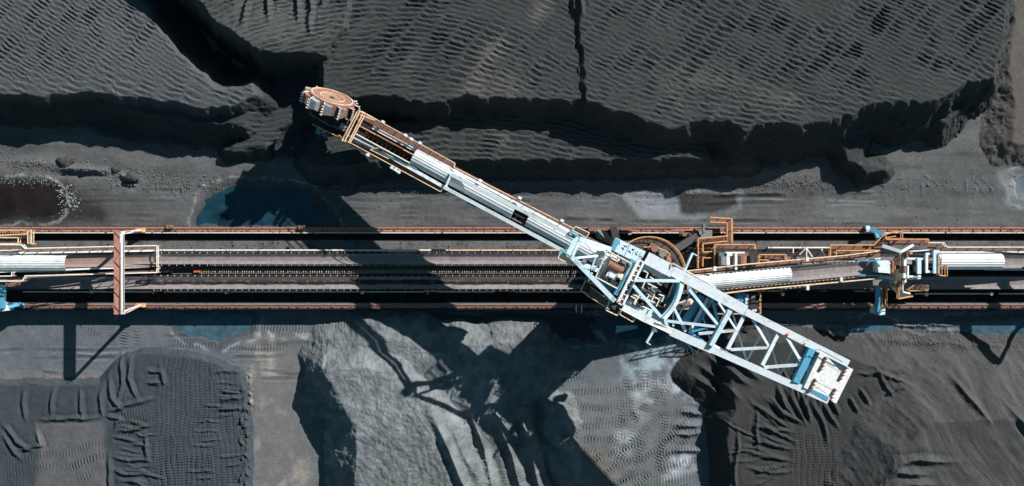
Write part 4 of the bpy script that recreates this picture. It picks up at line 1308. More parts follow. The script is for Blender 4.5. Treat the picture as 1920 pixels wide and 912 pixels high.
def slabrow(a, b, c, d, n, z):
    for k in range(n):
        f0, f1 = k / n + .012, (k + 1) / n - .012
        A = np.array(a) * (1 - f0) + np.array(b) * f0; B = np.array(a) * (1 - f1) + np.array(b) * f1
        C = np.array(d) * (1 - f1) + np.array(c) * f1; D = np.array(d) * (1 - f0) + np.array(c) * f0
        p = MB(); p.slab([A, B, C, D], z, .9); p.build('ballast_slab', SLAB, root)
slabrow((1511, 647), (1481, 707), (1490, 712), (1520, 652), 8, 18.7)
slabrow((1525, 656), (1499, 719), (1508, 727), (1537, 661), 8, 18.7)
m = MB(); m.slab([(1501, 668), (1506, 670), (1496, 689), (1490, 686)], 19.0, .2); m.slab([(1513, 681), (1528, 689), (1519, 701), (1506, 693)], 18.9, .25); m.build('gusset_plate', PALE, root)
m = MB()
m.slab([(1538, 661), (1600, 693), (1568, 757), (1507, 727)], 19.9, 2.2); m.build('counterweight_box', mat('white_counterweight_paint', (.78, .79, .78), (.68, .68, .67), .6, .4, .55, dirt=.5, dirt_col=(.3, .2, .15)), root)
m = MB(); m.bar(P(1535, 655, 20.42), P(1580, 679, 20.42), .07, .05); m.bar(P(1528, 655, 20.42), P(1533, 657, 20.42), .07, .05); m.build('slot', DARK, root)
for col_ in (((950, 420), (940, 447), (925, 482), (908, 510)), ((1125, 500), (1110, 530), (1095, 560), (1078, 590)), ((860, 607), (845, 640), (830, 670), (818, 688)), ((1030, 690), (1012, 720), (1000, 752), (990, 775))):
    for zx, zy in col_:
        p = P(1340 + zx / 4.56, 580 + zy / 4.56, 19.9)
        m = MB(); m.box(p, .34, .1, .3, -.5); m.box(p + np.array([-.06, .13, 0]), .2, .07, .22, -.5); m.tube(p + np.array([-.1, -.06, .16]), p + np.array([.0, .2, .16]), .05); m.build('lifting_lug', mat('lug_rust', (.30, .12, .09)) if not bpy.data.materials.get('lug_rust') else bpy.data.materials['lug_rust'], root)
m = MB()
for a, b in (((1552, 671), (1582, 688)), ((1550, 683), (1573, 697)), ((1525, 713), (1564, 733)), ((1523, 722), (1560, 745))):
    m.bar(P(*a, 19.905), P(*b, 19.905), .035, .02)
m.build('rust_seam', bpy.data.materials['lug_rust'], root)
for px, py in ((1475.5, 627.5), (1507, 644)):
    m = MB(); p = P(px, py, 19.0); m.box(p, .3, .24, .2); m.tube(p + np.array([0, 0, .2]), p + np.array([0, 0, .4]), .1); m.build('warning_lamp', bpy.data.materials['signal_orange'], root)
# lower side walkway of the arm
m = MB(); m.slab([(1170, 577), (1312, 645), (1308, 653), (1166, 586)], 15.2, .08); m.build('walkway_deck', DECK, root)
m = MB()
rail(m, [(1163, 580), (1206, 603), (1264, 629), (1285, 640), (1298, 655), (1309, 662), (1313, 646)], 15.2, 1.1, .06)
rail(m, [(1230, 604), (1310, 643)], 15.2, 1.1, .06, mid=False)
rail(m, [(1297, 657), (1301, 665), (1308, 660)], 15.2, .7, .06, mid=False)
m.build('walkway_handrail', CREAM, root)
m = MB(); rail(m, [(1165, 583), (1162, 590), (1186, 604), (1193, 597)], 14.4, 1.1, .06); m.build('platform_handrail', TAN, root)
m = MB(); m.slab([(1167, 584), (1164, 591), (1184, 603), (1190, 596)], 14.4, .06); m.build('side_platform', GRATE, root)
# upper side walkway
m = MB(); m.slab([(1262, 495), (1343, 540), (1338, 548), (1258, 504)], 15.2, .08); m.build('walkway_deck', GRATE, root)
m = MB(); rail(m, [(1262, 494), (1342, 539), (1340, 546)], 15.2, 1.1, .06); rail(m, [(1259, 495), (1257, 504)], 15.2, 1., .06); m.build('walkway_handrail', CREAM, root)
for k in range(9):
    m = MB(); m.bar(P(1268 + k * 8, 500 + k * 4.5, 15.35), P(1266 + k * 8, 504 + k * 4.5, 15.35), .3, .2); m.build('cable_clamp', TEAL if k % 2 else GREY, root)
# davits
for pts in (((1227, 617), (1212, 643), (1220, 647)), ((1283, 509), (1298, 475), (1307, 480))):
    m = MB(); w = [P(*p, 16.) for p in pts]; m.pipe(w[:2], .16, 8); m.pipe(w[1:], .07, 6); m.tube(w[0] - np.array([0, 0, 1.5]), w[0], .14); m.build('davit', PALE, root)
    m = MB(); m.box(w[0] + np.array([.1, -.2, -.2]), .4, .3, .4); m.box(w[0] + np.array([-.15, -.15, -.15]), .3, .25, .3); m.build('davit_winch', GREY, root)
# stairs at the lower left of the superstructure
m = MB(); m.slab([(1090, 544), (1098, 527), (1120, 540), (1108, 553)], 12.4, .08); m.build('side_platform', GRATE, root)
m = MB(); rail(m, [(1102, 553), (1089, 546), (1098, 526), (1122, 538)], 12.4, 1.1, .07); m.build('platform_handrail', TAN, root)
for a, b in (((1105, 544), (1146, 571)), ((1111, 549), (1143, 573))):
    pass
m = MB()
for k in range(15):
    f = k / 14; m.bar(P(1107 + 40 * f, 541 + 26 * f, 12.3 + 2. * f), P(1100 + 40 * f, 552 + 26 * f, 12.3 + 2. * f), .22, .05)
m.build('stair_tread', GREY, root)
m = MB()
for (a, b) in (((1108, 539), (1148, 567)), ((1100, 554), (1142, 580))):
    m.tube(P(*a, 13.5), P(*b, 15.4), .065); m.tube(P(*a, 12.9), P(*b, 14.8), .05); m.bar(P(*a, 12.3), P(*b, 14.3), .08, .25)
m.build('stair_rail', TAN, root)
m = MB(); m.slab([(1139, 574), (1146, 562), (1158, 570), (1152, 585), (1136, 580)], 14.2, .08); m.build('side_platform', GRATE, root)
m = MB(); rail(m, [(1137, 581), (1144, 562)], 14.2, 1.1, .07); rail(m, [(1136, 582), (1157, 592), (1163, 584)], 14.2, 1.1, .07); m.build('platform_handrail', CREAM, root)

# hydraulics and pipework seen inside the arm bay
rr = random.Random(21)
m = MB(); m.slab([(1206, 500), (1262, 530), (1236, 592), (1178, 566)], 13.4, .2); m.build('bay_floor', DARK, root)
for k in range(62):
    f, g = rr.random(), rr.random()
    px = 1204 + 54 * f - 24 * g; py = 504 + 25 * f + 60 * g
    p = P(px, py, 13.42)
    m = MB()
    sx, sy, sz = rr.uniform(.3, 1.1), rr.uniform(.25, .7), rr.uniform(.4, 1.5)
    kind = rr.choice(['valve_block', 'pump', 'cylinder', 'tank'])
    if kind in ('cylinder', 'pump'):
        m.tube(p + U * -sx * .6 + np.array([0, 0, sz]), p + U * sx * .6 + np.array([0, 0, sz]), sy * .4, 10); m.tube(p + U * -sx * .2 + np.array([0, 0, sz]), p + U * sx * .0 + np.array([0, 0, sz]), sy * .52, 10); m.box(p, .2, .2, sz)
    else:
        m.box(p, sx, sy, sz, -.5); m.box(p + np.array([0, 0, sz]), sx * .6, sy * .5, .15, -.5)
    m.build(kind, rr.choice([DARK, DARK, GREY, GREY, DARK, TEAL, CREAM, RUST, ORANGE]) if k % 5 else CREAM, root)
for pts in ([(1207, 508), (1215, 512), (1211, 522)], [(1226, 514), (1238, 520), (1233, 531), (1240, 535)], [(1186, 552), (1196, 557), (1190, 572)], [(1203, 540), (1227, 552), (1221, 566)], [(1215, 532), (1232, 541), (1228, 550)], [(1183, 556), (1192, 561), (1188, 570)], [(1210, 560), (1224, 567)], [(1235, 552), (1245, 556), (1240, 566)], [(1196, 520), (1210, 527), (1204, 540)], [(1219, 520), (1231, 527)], [(1190, 545), (1200, 550), (1196, 560)], [(1222, 540), (1240, 548)], [(1205, 575), (1222, 583)], [(1212, 550), (1217, 553), (1212, 562), (1206, 560)], [(1228, 558), (1236, 562), (1230, 575)]):
    m = MB(); m.pipe([P(*p, 15.3) for p in pts], .085); m.tube(P(*pts[0], 15.3), P(*pts[0], 13.5), .07); m.build('pipework', CREAM, root)
# hopper drum under the arm
m = MB(); m.slab([(1272, 568), (1296, 560), (1302, 566), (1290, 580), (1268, 582)], 11.5, .5); m.build('tail_drum_housing', CREAM, root)
m = MB(); m.tube(P(1276, 574, 11.6), P(1294, 569, 11.6), .35, 12); m.build('tail_drum', RUST, root)

# --- front end: cross frame, drive and bucket wheel
m = MB()
for (a, b) in (((670, 209), (641, 264)), ((674, 210), (646, 266)), ((680, 214), (653, 268)), ((684, 216), (656, 269))):
    m.tube(Q(*a, 1.0), Q(*b, 1.0), .085); m.tube(Q(*a, .5), Q(*b, .5), .06)
m.pipe([Q(672, 208, 1), Q(703, 223, 1), Q(702, 226, 1), Q(676, 216, 1)], .08)
for a in ((672, 209), (643, 264), (683, 215), (655, 268)):
    m.tube(Q(*a, 1.0), Q(*a, -.3), .08)
m.build('front_frame_rail', TAN, root)
m = MB(); m.slab([(672, 211), (683, 217), (655, 268), (644, 263)], zo(-.1), .1); m.build('front_platform', RUST, root)
m = MB(); m.slab([(592, 214), (664, 238), (648, 262), (584, 232)], zo(-.7), .5); m.build('front_deck', DARK, root)
m = MB()
for a, b in (((580, 213), (611, 232)), ((580, 213), (585, 204)), ((611, 232), (617, 219)), ((586, 218), (612, 230)), ((611, 232), (650, 248)), ((628, 236), (634, 226)), ((640, 242), (646, 232)), ((620, 228), (655, 244))):
    m.tube(Q(*a, .2), Q(*b, .2), .075)
m.build('front_guard', GREY, root)
m = MB(); rail(m, [(585, 233), (632, 256), (634, 252), (645, 262)], zo(-.4), .9, .06); m.build('front_handrail', ORANGE, root)
for dx, dy, s, mm in ((600, 243, .5, TEAL), (610, 254, .5, GREY), (617, 258, .45, GREY), (597, 249, .4, TEAL), (647, 240, .7, CREAM), (631, 238, .5, GREY), (655, 225, .6, RUST)):
    m = MB(); p = Q(dx, dy, -.5); m.box(p, s * 1.4, s, s, -.5); m.tube(p + np.array([0, 0, s]), p + np.array([0, 0, s * 1.5]), s * .3, 8); m.build('drive_motor', mm, root)
for dx, dy in ((640, 226), (655, 232), (625, 222)):
    m = MB(); p = Q(dx, dy, -.6); m.box(p, .9, .7, .9, -.45); m.build('chute_plate', DARK, root)
PZ = []
for k in range(34):
    x = 672 + k * 3.3; p = Q(x, 236 + (x - 672) * .54 - 1, .15); PZ.append(MB().box(p, .2, .16, .25, -.5))
each('idler_frame', PZ, ORANGE, root)
PZ = []
for k in range(30):
    x = 842 + k * 7; p = Q(x, 364 + (x - 842) * .535 - 6, -.5); PZ.append(MB().box(p, .34, .3, .2, -.5))
each('idler_frame', PZ, RUST, root)

WC = P(621, 189, 9.7)
th = math.radians(-21.5)
dW = np.array([math.cos(th), math.sin(th), 0]); nW0 = np.array([-math.sin(th), math.cos(th), 0])
ti = math.radians(22)
aW = nW0 * math.cos(ti) + np.array([0, 0, 1]) * math.sin(ti)          # wheel axis, leaning up to the far side
vW = np.cross(aW, dW)


def W(r, a, ax):
    return WC + (dW * math.cos(a) + vW * math.sin(a)) * r + aW * ax


def ringband(mb, r0, r1, x0, x1, n=40):
    vs = []
    for i in range(n):
        a = 2 * math.pi * i / n
        vs += [W(r0, a, x0), W(r1, a, x0), W(r1, a, x1), W(r0, a, x1)]
    fs = []
    for i in range(n):
        j = (i + 1) % n
        for k in range(4):
            fs.append((i * 4 + k, i * 4 + (k + 1) % 4, j * 4 + (k + 1) % 4, j * 4 + k))
    mb.add(vs, fs); return mb


WRUST = mat('worn_wheel_rust', (.29, .155, .115), (.16, .095, .075), .9, .5, .75, bump=.3)
PALER = mat('scoured_wheel_plate', (.33, .20, .16), (.22, .13, .105), 1.1, .5, .7, bump=.2)
whl = MB()
ringband(whl, 1.5, 2.5, .40, .48)
wheel = whl.build('bucket_wheel', WRUST, root)
m = MB(); ringband(m, .30, 1.5, .30, .38); m.build('centre_plate', PALER, wheel)
m = MB(); ringband(m, 2.5, 2.62, .30, .60); ringband(m, 1.46, 1.54, .34, .52); m.build('disc_rib', TAN, wheel)
m = MB(); ringband(m, 2.62, 2.86, -.95, .52); m.build('rim', WRUST, wheel)
m = MB(); ringband(m, .0001, .34, -.9, .42, 20); m.bar(W(.28, 2.6, .44), W(.28, 5.74, .44), .12, .05); m.build('hub', DARK, wheel)
m = MB(); ringband(m, 2.35, 2.6, -1.02, -.55); m.build('lit_rim_ring', WHITE, wheel)  # white ring paints in the sunlit stretch of the rim
BUCK = [GREY, mat('scuffed_bucket', (.33, .33, .35), (.20, .13, .11), 1.6, .5, .5, dirt=.7), WRUST, mat('rusty_bucket', (.30, .19, .16), (.14, .10, .09), 1.6, .5, .7)]
NB = 11
for k in range(NB):
    a0 = 2 * math.pi * k / NB + .15; a1 = a0 + .40; am = a0 + .06
    x0, x1 = -1.1, .42
    m = MB()
    # open scoop: tapering shell, floor and two cheeks, mouth left open
    A = [W(2.87, a0, x0), W(2.87, a0, x1), W(3.50, am, x1 - .1), W(3.50, am, x0 + .1)]
    B = [W(2.87, a1, x0 + .1), W(2.87, a1, x1 - .1), W(3.30, a1 - .10, x1 - .25), W(3.30, a1 - .10, x0 + .25)]
    m.add(A + B, [(2, 3, 7, 6), (4, 5, 6, 7), (1, 2, 6, 5), (0, 4, 7, 3)])
    m.build('bucket', BUCK[(k * 3) % 4], wheel)
    m = MB(); m.bar(W(3.50, am, x0), W(3.50, am, x1), .09, .12)
    m.bar(W(2.87, a0, x0), W(3.5, am, x0 + .08), .08, .08); m.bar(W(2.87, a0, x1), W(3.5, am, x1 - .08), .08, .08)
    for q_ in (-.95, -.6, -.25, .1):
        m.bar(W(3.48, am, q_), W(3.68, am - .05, q_), .10, .08)
    m.build('cutting_lip', WHITE if k % 2 else CREAM, wheel)  # white and cream stand for sunlight caught on the lips
m = MB(); m.tube(WC - aW * .9, WC - aW * 2.4, .35, 12); m.bar(WC - aW * 2.2, Q(655, 238, -.6), .9, .9); m.build('wheel_shaft', DARK, root)

# --- undercarriage and portal on the rails
PZ = []
for (a, za, b, zb_) in (((1160, 470), 6.2, (1150, 432), 1.8), ((1262, 470), 6.2, (1320, 434), 1.8), ((1170, 552), 6.2, (1140, 574), 1.8), ((1262, 552), 6.2, (1400, 574), 1.8)):
    PZ.append(MB().bar(P(*a, za), P(*b, zb_), .9, 1.1))
each('portal_leg', PZ, DARK, root)
m = MB()
m.slab([(1163, 458), (1268, 458), (1268, 566), (1163, 566)], 5.6, 1.2); m.build('portal_deck', DARK, root)
m = MB(); m.prism([P(1117, 430, 3.0), P(1128, 430, 3.0), P(1148, 446, 6.), P(1146, 458, 6.), P(1117, 446, 3.0)], .2); m.build('gusset_plate', GREY, root)
m = MB(); m.prism([P(1131, 435, 3.2), P(1134, 435, 3.2), P(1150, 452, 6.4), P(1146, 459, 6.4)], .3); m.build('gusset_edge', mat('raw_orange_rust', (.50, .22, .12), (.3, .13, .08), 1.5, .4, .8), root)
for px, w_, py in ((1145, 6., 430), (1284, 1.6, 440), (1322, 4.5, 432), (1150, 4., 574), (1400, 3.6, 574)):
    m = MB(); p = P(px, py, 1.1); m.box(p, w_, .55, .7); m.box(p + np.array([-.2 * w_, .0, .7]), w_ * .25, .4, .25); m.box(p + np.array([.3 * w_, 0, .7]), w_ * .2, .3, .15)
    b = m.build('bogie', RUST if py < 500 else GREY, root)
    for q_ in (-.35, -.1, .15, .38):
        m = MB(); m.tube(p + np.array([q_ * w_, -.1, .05]), p + np.array([q_ * w_, .1, .05]), .3, 14); m.build('wheel', DARK, b)
m = MB(); m.pipe([P(1116, 429, 2.2), P(1116, 436, 2.2)], .12); m.pipe([P(1126, 429, 2.2), P(1126, 436, 2.2)], .12); m.pipe([P(1178, 440, 1.8), P(1184, 439, 1.8)], .14); m.pipe([P(1250, 436, 1.9), P(1264, 432, 1.9), P(1300, 432, 1.9)], .1); m.build('bogie_stay', PINK, root)
m = MB(); m.box(P(1321, 442, 2.4), 1.5, 1.4, 1.2); m.bar(P(1312, 430, 3.7), P(1314, 440, 3.7), .4, .2); m.bar(P(1319, 428, 3.7), P(1320, 436, 3.7), .3, .2); m.box(P(1320, 424, 3.2), .5, .5, .6); m.build('cable_reel_box', GREY, root)
# orange access stairs and rails beside the cable box
m = MB()
rail(m, [(1331, 408), (1373, 410.5), (1373, 456)], 3.0, 1.1, .08)
rail(m, [(1331, 417), (1363, 418), (1363, 453)], 3.0, 1.1, .08)
rail(m, [(1309, 503), (1309, 447.5), (1362, 443)], 4.0, 1.1, .08)
rail(m, [(1363, 453), (1318, 457), (1318, 473), (1340, 472)], 4.0, 1.1, .08)
rail(m, [(1340, 502), (1340, 459), (1416, 459), (1416, 468)], 4.2, 1.1, .08)
rail(m, [(1318, 500), (1318, 484), (1338, 484)], 4.0, 1.0, .07)
rail(m, [(1423, 498), (1423, 478), (1474, 478), (1474, 488)], 4.0, 1.0, .08)
rail(m, [(1425, 488), (1441, 488), (1441, 497)], 4.0, 1.0, .07)
m.build('access_handrail', ORANGE, root)
m = MB(); m.slab([(1363, 410), (1374, 410), (1374, 456), (1363, 456)], 3.0, .08); m.slab([(1331, 409), (1364, 410), (1364, 418), (1331, 417)], 3.0, .08); m.slab([(1310, 449), (1363, 444), (1363, 456), (1310, 460)], 4.0, .08); m.slab([(1310, 458), (1340, 458), (1340, 503), (1310, 503)], 3.6, .08); m.slab([(1341, 461), (1416, 461), (1416, 470), (1341, 470)], 4.2, .08); m.build('access_deck', DECK, root)
m = MB()
for k in range(11):
    m.bar(P(1313 + k * 5, 448 - k * .4, 4.2), P(1313 + k * 5, 456 - k * .3, 4.2), .12, .05)
m.build('stair_tread', RUST, root)
m = MB(); m.slab([(1342, 468), (1420, 468), (1420, 506), (1342, 506)], 5.2, 1.6); m.build('transfer_house', DARK, root)
for px, w_, mm in ((1353, 1.0, GREY), (1363, 1.0, WHITE), (1376, .7, RUST), (1390, 1.5, RUST), (1407, .9, DARK)):
    m = MB(); m.box(P(px, 488, 5.25), w_, 2.0, .8); m.tube(P(px, 480, 6.1), P(px, 497, 6.1), w_ * .45, 10); m.build('drive_drum', mm, root)
m = MB(); m.bar(P(1380, 474, 6.8), P(1380, 506, 6.8), .3, .2); m.bar(P(1360, 474, 6.7), P(1396, 474, 6.7), .2, .2); m.build('hood_bar', WHITE, root)
m = MB(); m.slab([(1423, 480), (1474, 480), (1474, 492), (1423, 496)], 3.9, .08); m.box(P(1440, 485, 3.95), 1.2, .7, .5); m.box(P(1462, 484, 3.95), 1.6, .5, .4); m.build('access_deck', DECK, root)
# south service platform
m = MB(); m.slab([(1376, 552), (1425, 552), (1425, 588), (1376, 588)], 3.2, .12); m.build('service_platform', GREY, root)
m = MB(); rail(m, [(1426, 549), (1426, 589), (1346, 589)], 3.2, 1.1, .08); m.build('service_handrail', ORANGE, root)
for px, py, sx, sy, mm in ((1386, 561, 1.2, 1.6, BLUE), (1410, 570, 1.2, 2.4, DARK), (1412, 557, .9, .6, GREY), (1414, 582, 1., .5, CREAM), (1398, 570, .25, 2.6, WHITE)):
    m = MB(); m.box(P(px, py, 3.2), sx, sy, 1.0); m.box(P(px, py, 4.2), sx * .6, sy * .6, .2); m.build('cabinet', mm, root)
# ------------------------------------------------------------------ tripper car with its rising tail belt (right)
root = thing('tripper_car', P(1690, 505, .9), 'pale blue tripper car with orange rails and a rising covered belt, right of the reclaimer', 'tripper car', 'belt tripper cars astride the belts')
def zt(x, y):
    return 3.2 + (1660 - x) * .0098


def T(x, y, dz=0.):
    return P(x, y, zt(x, y) + dz)
zto = lambda dz: (lambda x, y: zt(x, y) + dz)
m = MB(); a, b = T(1270, 535, 0), T(1652, 500, 0); m.sweep([(-.85, .35), (-.4, .03), (0, 0), (.4, .03), (.85, .35)], a, b, .04); m.build('belt', RUBBER, root)
m = MB(); corr_roof(m, T(1285, 531.5, .1), T(1481, 514.5, .1), 1.75, .7, 10, .03); m.build('belt_cover', ROOF, root)
m = MB()
for s, o_ in ((1, .0), (-1, 0)):
    d = (b - a) / np.linalg.norm(b - a); nn_ = np.array([-d[1], d[0], 0]); m.bar(a + nn_ * s * 1.05 - np.array([0, 0, .1]), b + nn_ * s * 1.05 - np.array([0, 0, .1]), .16, .4)
m.build('side_girder', CREAM, root)
PZ = []
for k in range(48):
    f = k / 47; c = a + (b - a) * f
    for s in (-1, 1): PZ.append(MB().box(c + nn_ * s * .95 + np.array([0, 0, .2]), .22, .12, .16))
each('idler_frame', PZ, DARK, root)
m = MB(); m.slab([(1290, 508), (1560, 483), (1650, 475), (1650, 481), (1560, 489), (1290, 514)], zto(-.1), .08); m.slab([(1348, 549), (1580, 530), (1650, 522), (1650, 516), (1580, 524), (1348, 543)], zto(-.2), .08); m.build('walkway_deck', DECK, root)
m = MB(); rail(m, [(1284, 509), (1400, 496), (1580, 480), (1652, 471)], zto(0), 1.1, .085); m.build('walkway_handrail', TAN, root)
m = MB(); rail(m, [(1348, 552), (1420, 543), (1580, 529), (1653, 522)], zto(-.1), 1.1, .085); m.build('walkway_handrail', TAN, root)
for px, py in ((1340, 504), (1513, 486), (1514, 540), (1577, 524)):
    m = MB(); p = T(px, py, 1.1); m.box(p, .35, .55, .2); m.build('lamp', WHITE, root)
m = MB()
for a_, b_ in (((1512, 465), (1512, 488)), ((1540, 467), (1548, 482)), ((1499, 478), (1512, 464)), ((1512, 466), (1523, 482)), ((1487, 466), (1487, 475))):
    m.tube(P(*a_, 3.), P(*b_, 3.2), .09)
m.build('support_strut', CREAM, root)
m = MB(); m.slab([(1557, 460), (1640, 460), (1660, 445), (1740, 449), (1740, 458), (1660, 466), (1640, 472), (1557, 478)], 2.6, .08); m.slab([(1740, 459), (1770, 459), (1776, 466), (1990, 466), (1990, 472), (1740, 470)], 2.6, .08); m.build('walkway_deck', DECK, root)
m = MB()
rail(m, [(1557, 482), (1557, 460), (1639, 460), (1656, 441), (1684, 434), (1692, 436), (1692, 448)], 2.6, 1.1, .08)
rail(m, [(1661, 441), (1661, 449), (1741, 449), (1741, 459)], 2.6, 1.1, .08)
rail(m, [(1568, 481), (1568, 470), (1650, 470)], 2.6, 1., .08)
rail(m, [(1662, 446), (1680, 443)], 2.6, 1., .06)
m.build('access_handrail', ORANGE, root)
m = MB(); rail(m, [(1742, 455.5), (1770, 456), (1776, 464), (2000, 464)], 2.6, 1.1, .085); m.build('walkway_handrail', CREAM, root)
# head chute and drive frame
m = MB(); m.slab([(1645, 489), (1669, 489), (1669, 513), (1647, 511)], 5.2, 2.); m.build('head_chute', WHITE, root)
m = MB(); m.tube(P(1648, 493, 4.4), P(1648, 511, 4.4), .4, 14); m.build('head_drum', DARK, root)
m = MB(); m.bar(P(1607, 488.5, 3.9), P(1676, 490, 4.8), .22, .3); m.bar(P(1610, 516, 3.9), P(1676, 519, 4.8), .26, .3); m.bar(P(1640, 487, 5.0), P(1650, 500, 5.2), .15, .2); m.bar(P(1656, 523, 4.3), P(1686, 533, 4.), .32, .3); m.build('side_strut', BLUE, root)
m = MB(); m.bar(P(1654, 461, 4.6), P(1688, 472, 5.4), .42, .4); m.bar(P(1688, 473, 5.4), P(1711, 460, 4.6), .3, .4); m.bar(P(1690, 472, 5.6), P(1690, 476, 5.4), .6, .4); m.build('yoke_arm', PALE, root)
m = MB()
for x0, x1 in ((1672, 1677), (1680, 1684), (1691, 1697)):
    pass
rail(m, [(1686, 468), (1686, 490), (1678, 490), (1678, 536), (1685, 541), (1685, 561), (1712, 556)], 4.2, 1.1, .075)
rail(m, [(1691, 470), (1691, 545)], 4.2, 1.1, .06)
rail(m, [(1671, 488), (1675, 492), (1671, 536)], 4.2, 1.1, .06)
rail(m, [(1663, 576), (1663, 543), (1680, 543)], 2.6, 1.1, .07); rail(m, [(1654, 544), (1654, 574), (1664, 576)], 2.6, 1.1, .06)
rail(m, [(1702, 544), (1714, 535), (1740, 535), (1740, 545), (1704, 546)], 2.8, 1.1, .07)
m.build('access_handrail', ORANGE, root)
m = MB(); m.slab([(1672, 490), (1690, 470), (1694, 548), (1712, 553), (1688, 560), (1672, 540)], 4.0, .1); m.slab([(1654, 543), (1664, 543), (1664, 576), (1654, 576)], 2.5, .08); m.slab([(1704, 537), (1740, 536), (1740, 545), (1704, 546)], 2.7, .08); m.build('access_deck', GRATE, root)
m = MB(); m.bar(P(1696, 474, 5.4), P(1696, 530, 5.4), .34, .4); m.pipe([P(1692, 530, 5.4), P(1693, 548, 5.), P(1706, 551, 4.6)], .12); m.build('drive_frame', WHITE, root)
for px, py, sx, sy, mm in ((1692, 506, .6, 1.0, RUST), (1690, 517, .8, .6, CREAM), (1698, 510, .4, 1.6, WHITE), (1697, 478, .5, .7, RUST), (1688, 530, .7, .5, RUST), (1702, 474, .8, .4, PINK)):
    m = MB(); p = P(px, py, 5.6); m.box(p, sx, sy, .5); m.tube(p + np.array([0, -sy * .5, .5]), p + np.array([0, sy * .5, .5]), sx * .4, 10); m.build('drive_motor', mm, root)
m = MB()
m.bar(P(1700, 485, 5.), P(1730, 485.5, 5.), .25, .25); m.bar(P(1700, 519, 5.), P(1726, 518, 5.), .25, .25); m.bar(P(1735, 476.5, 5.), P(1760, 476, 5.), .3, .3); m.bar(P(1735, 509, 5.), P(1760, 511, 5.), .3, .3); m.bar(P(1737, 475, 5.01), P(1737, 512, 5.01), .3, .3)
m.bar(P(1700, 472, 4.6), P(1742, 469, 4.6), .16, .2); m.bar(P(1704, 524, 4.6), P(1726, 522, 4.6), .16, .2)
m.build('take_up_frame', WHITE, root)
each('take_up_beam', [MB().bar(P(1723, 484, 5.3), P(1723, 514, 5.3), .5, .3), MB().bar(P(1755, 469, 5.3), P(1755, 513, 5.3), .75, .3)], PALE, root)
m = MB(); m.tube(P(1730, 488, 4.6), P(1730, 510, 4.6), .3, 12); m.tube(P(1714, 488, 4.2), P(1714, 510, 4.2), .25, 12); m.build('take_up_drum', DARK, root)
m = MB(); corr_roof(m, P(1758, 491, 4.2), P(1877, 491, 3.9), 2.0, .85, 10, .035); m.build('belt_cover', ROOF, root)
m = MB(); m.sweep([(-.85, .35), (-.4, .03), (0, 0), (.4, .03), (.85, .35)], P(1758, 491, 4.0), P(2060, 491, 2.0), .04); m.build('belt', RUBBER, root)
m = MB(); m.bar(P(1758, 473, 3.7), P(2060, 473, 1.8), .2, .3); m.bar(P(1846, 505.5, 3.2), P(2060, 507, 1.8), .22, .3); m.build('side_girder', WHITE, root)
m = MB(); rail(m, [(1761, 475), (1761, 517), (1776, 518), (1776, 498)], 4.4, 1.2, .08); rail(m, [(1766, 478), (1766, 515)], 4.4, 1.2, .06, mid=False); m.build('access_handrail', ORANGE, root)
# legs
each('cross_leg', [MB().bar(P(1646, 536, 3.6), P(1646, 588, 3.2), .5, .6), MB().bar(P(1646, 448, 3.6), P(1641, 435, 3.0), .4, .5), MB().bar(P(1656, 440, 3.6), P(1632, 430, 2.8), .6, .4)], BLUE, root)
m = MB(); m.slab([(1649, 576), (1660, 576), (1660, 591), (1649, 591)], 3.0, 2.); m.build('leg_box', WHITE, root)
for pts in (((1634, 582), (1648, 586)), ((1624, 432), (1638, 432))):
    m = MB(); m.bar(P(*pts[0], 1.4), P(*pts[1], 1.6), .4, .5); m.box(P(pts[0][0], pts[0][1] - 2, .95), .5, .9, .6); b = m.build('bogie', PALE, root)
    for k in (0, 1):
        p = P(pts[k][0], pts[k][1] - 5 * (pts[0][1] > 500), 1.2); m = MB(); m.tube(p + np.array([0, -.1, 0]), p + np.array([0, .1, 0]), .3, 14); m.build('wheel', DARK, b)

# ------------------------------------------------------------------ tail of the second car at the left edge
root = thing('tripper_car', P(0, 505, .9), 'white covered end of a second tripper car with pale handrails at the left edge', 'tripper car', 'belt tripper cars astride the belts')
def zl(x, y): return 2.0 + max(0, (294 - x)) * .0085
zlo = lambda dz: (lambda x, y: zl(x, y) + dz)
m = MB(); m.sweep([(-.8, .35), (-.4, .03), (0, 0), (.4, .03), (.8, .35)], P(-80, 492, 5.0), P(300, 488.5, 1.7), .04); m.build('belt', mat('brown_dusty_belt', (.27, .19, .165), (.2, .15, .14), .5, .4, .8), root)
m = MB(); corr_roof(m, P(-60, 493, 4.9), P(126, 493.5, 3.6), 2.0, .85, 10, .03); m.build('belt_cover', ROOF, root)
m = MB(); m.bar(P(-60, 476, 5.0), P(300, 470, 1.9), .24, .4); m.bar(P(-60, 512, 5.), P(280, 500.5, 1.9), .2, .4); m.build('side_girder', WHITE, root)
m = MB(); m.slab([(-60, 463), (45, 466), (292, 463), (292, 468), (45, 473), (-60, 474)], zlo(-.2), .08); m.slab([(-60, 524), (42, 524), (60, 516), (292, 507), (292, 511), (60, 521), (42, 528), (-60, 530)], zlo(-.2), .08); m.build('walkway_deck', DECK, root)
m = MB()
rail(m, [(-60, 459), (40, 459.5), (47, 466.5), (294, 461), (294, 501)], zlo(0), 1.1, .085)
rail(m, [(-60, 528), (42, 527.5), (47, 518), (294, 511.5), (294, 504)], zlo(0), 1.1, .085)
rail(m, [(-60, 471), (22, 470), (32, 469)], zlo(0), 1., .07); rail(m, [(-60, 519), (22, 518), (22, 511)], zlo(0), 1., .07)
m.build('walkway_handrail', CREAM, root)
m = MB()
rail(m, [(-60, 432.5), (59, 432), (59, 458)], 3., 1.1, .08); rail(m, [(-60, 446), (50, 439)], 3., 1.1, .08); rail(m, [(-60, 446), (34, 446), (34, 457), (-60, 457)], 3., 1.1, .08); rail(m, [(52, 432), (52, 457)], 3, 1.1, .07)
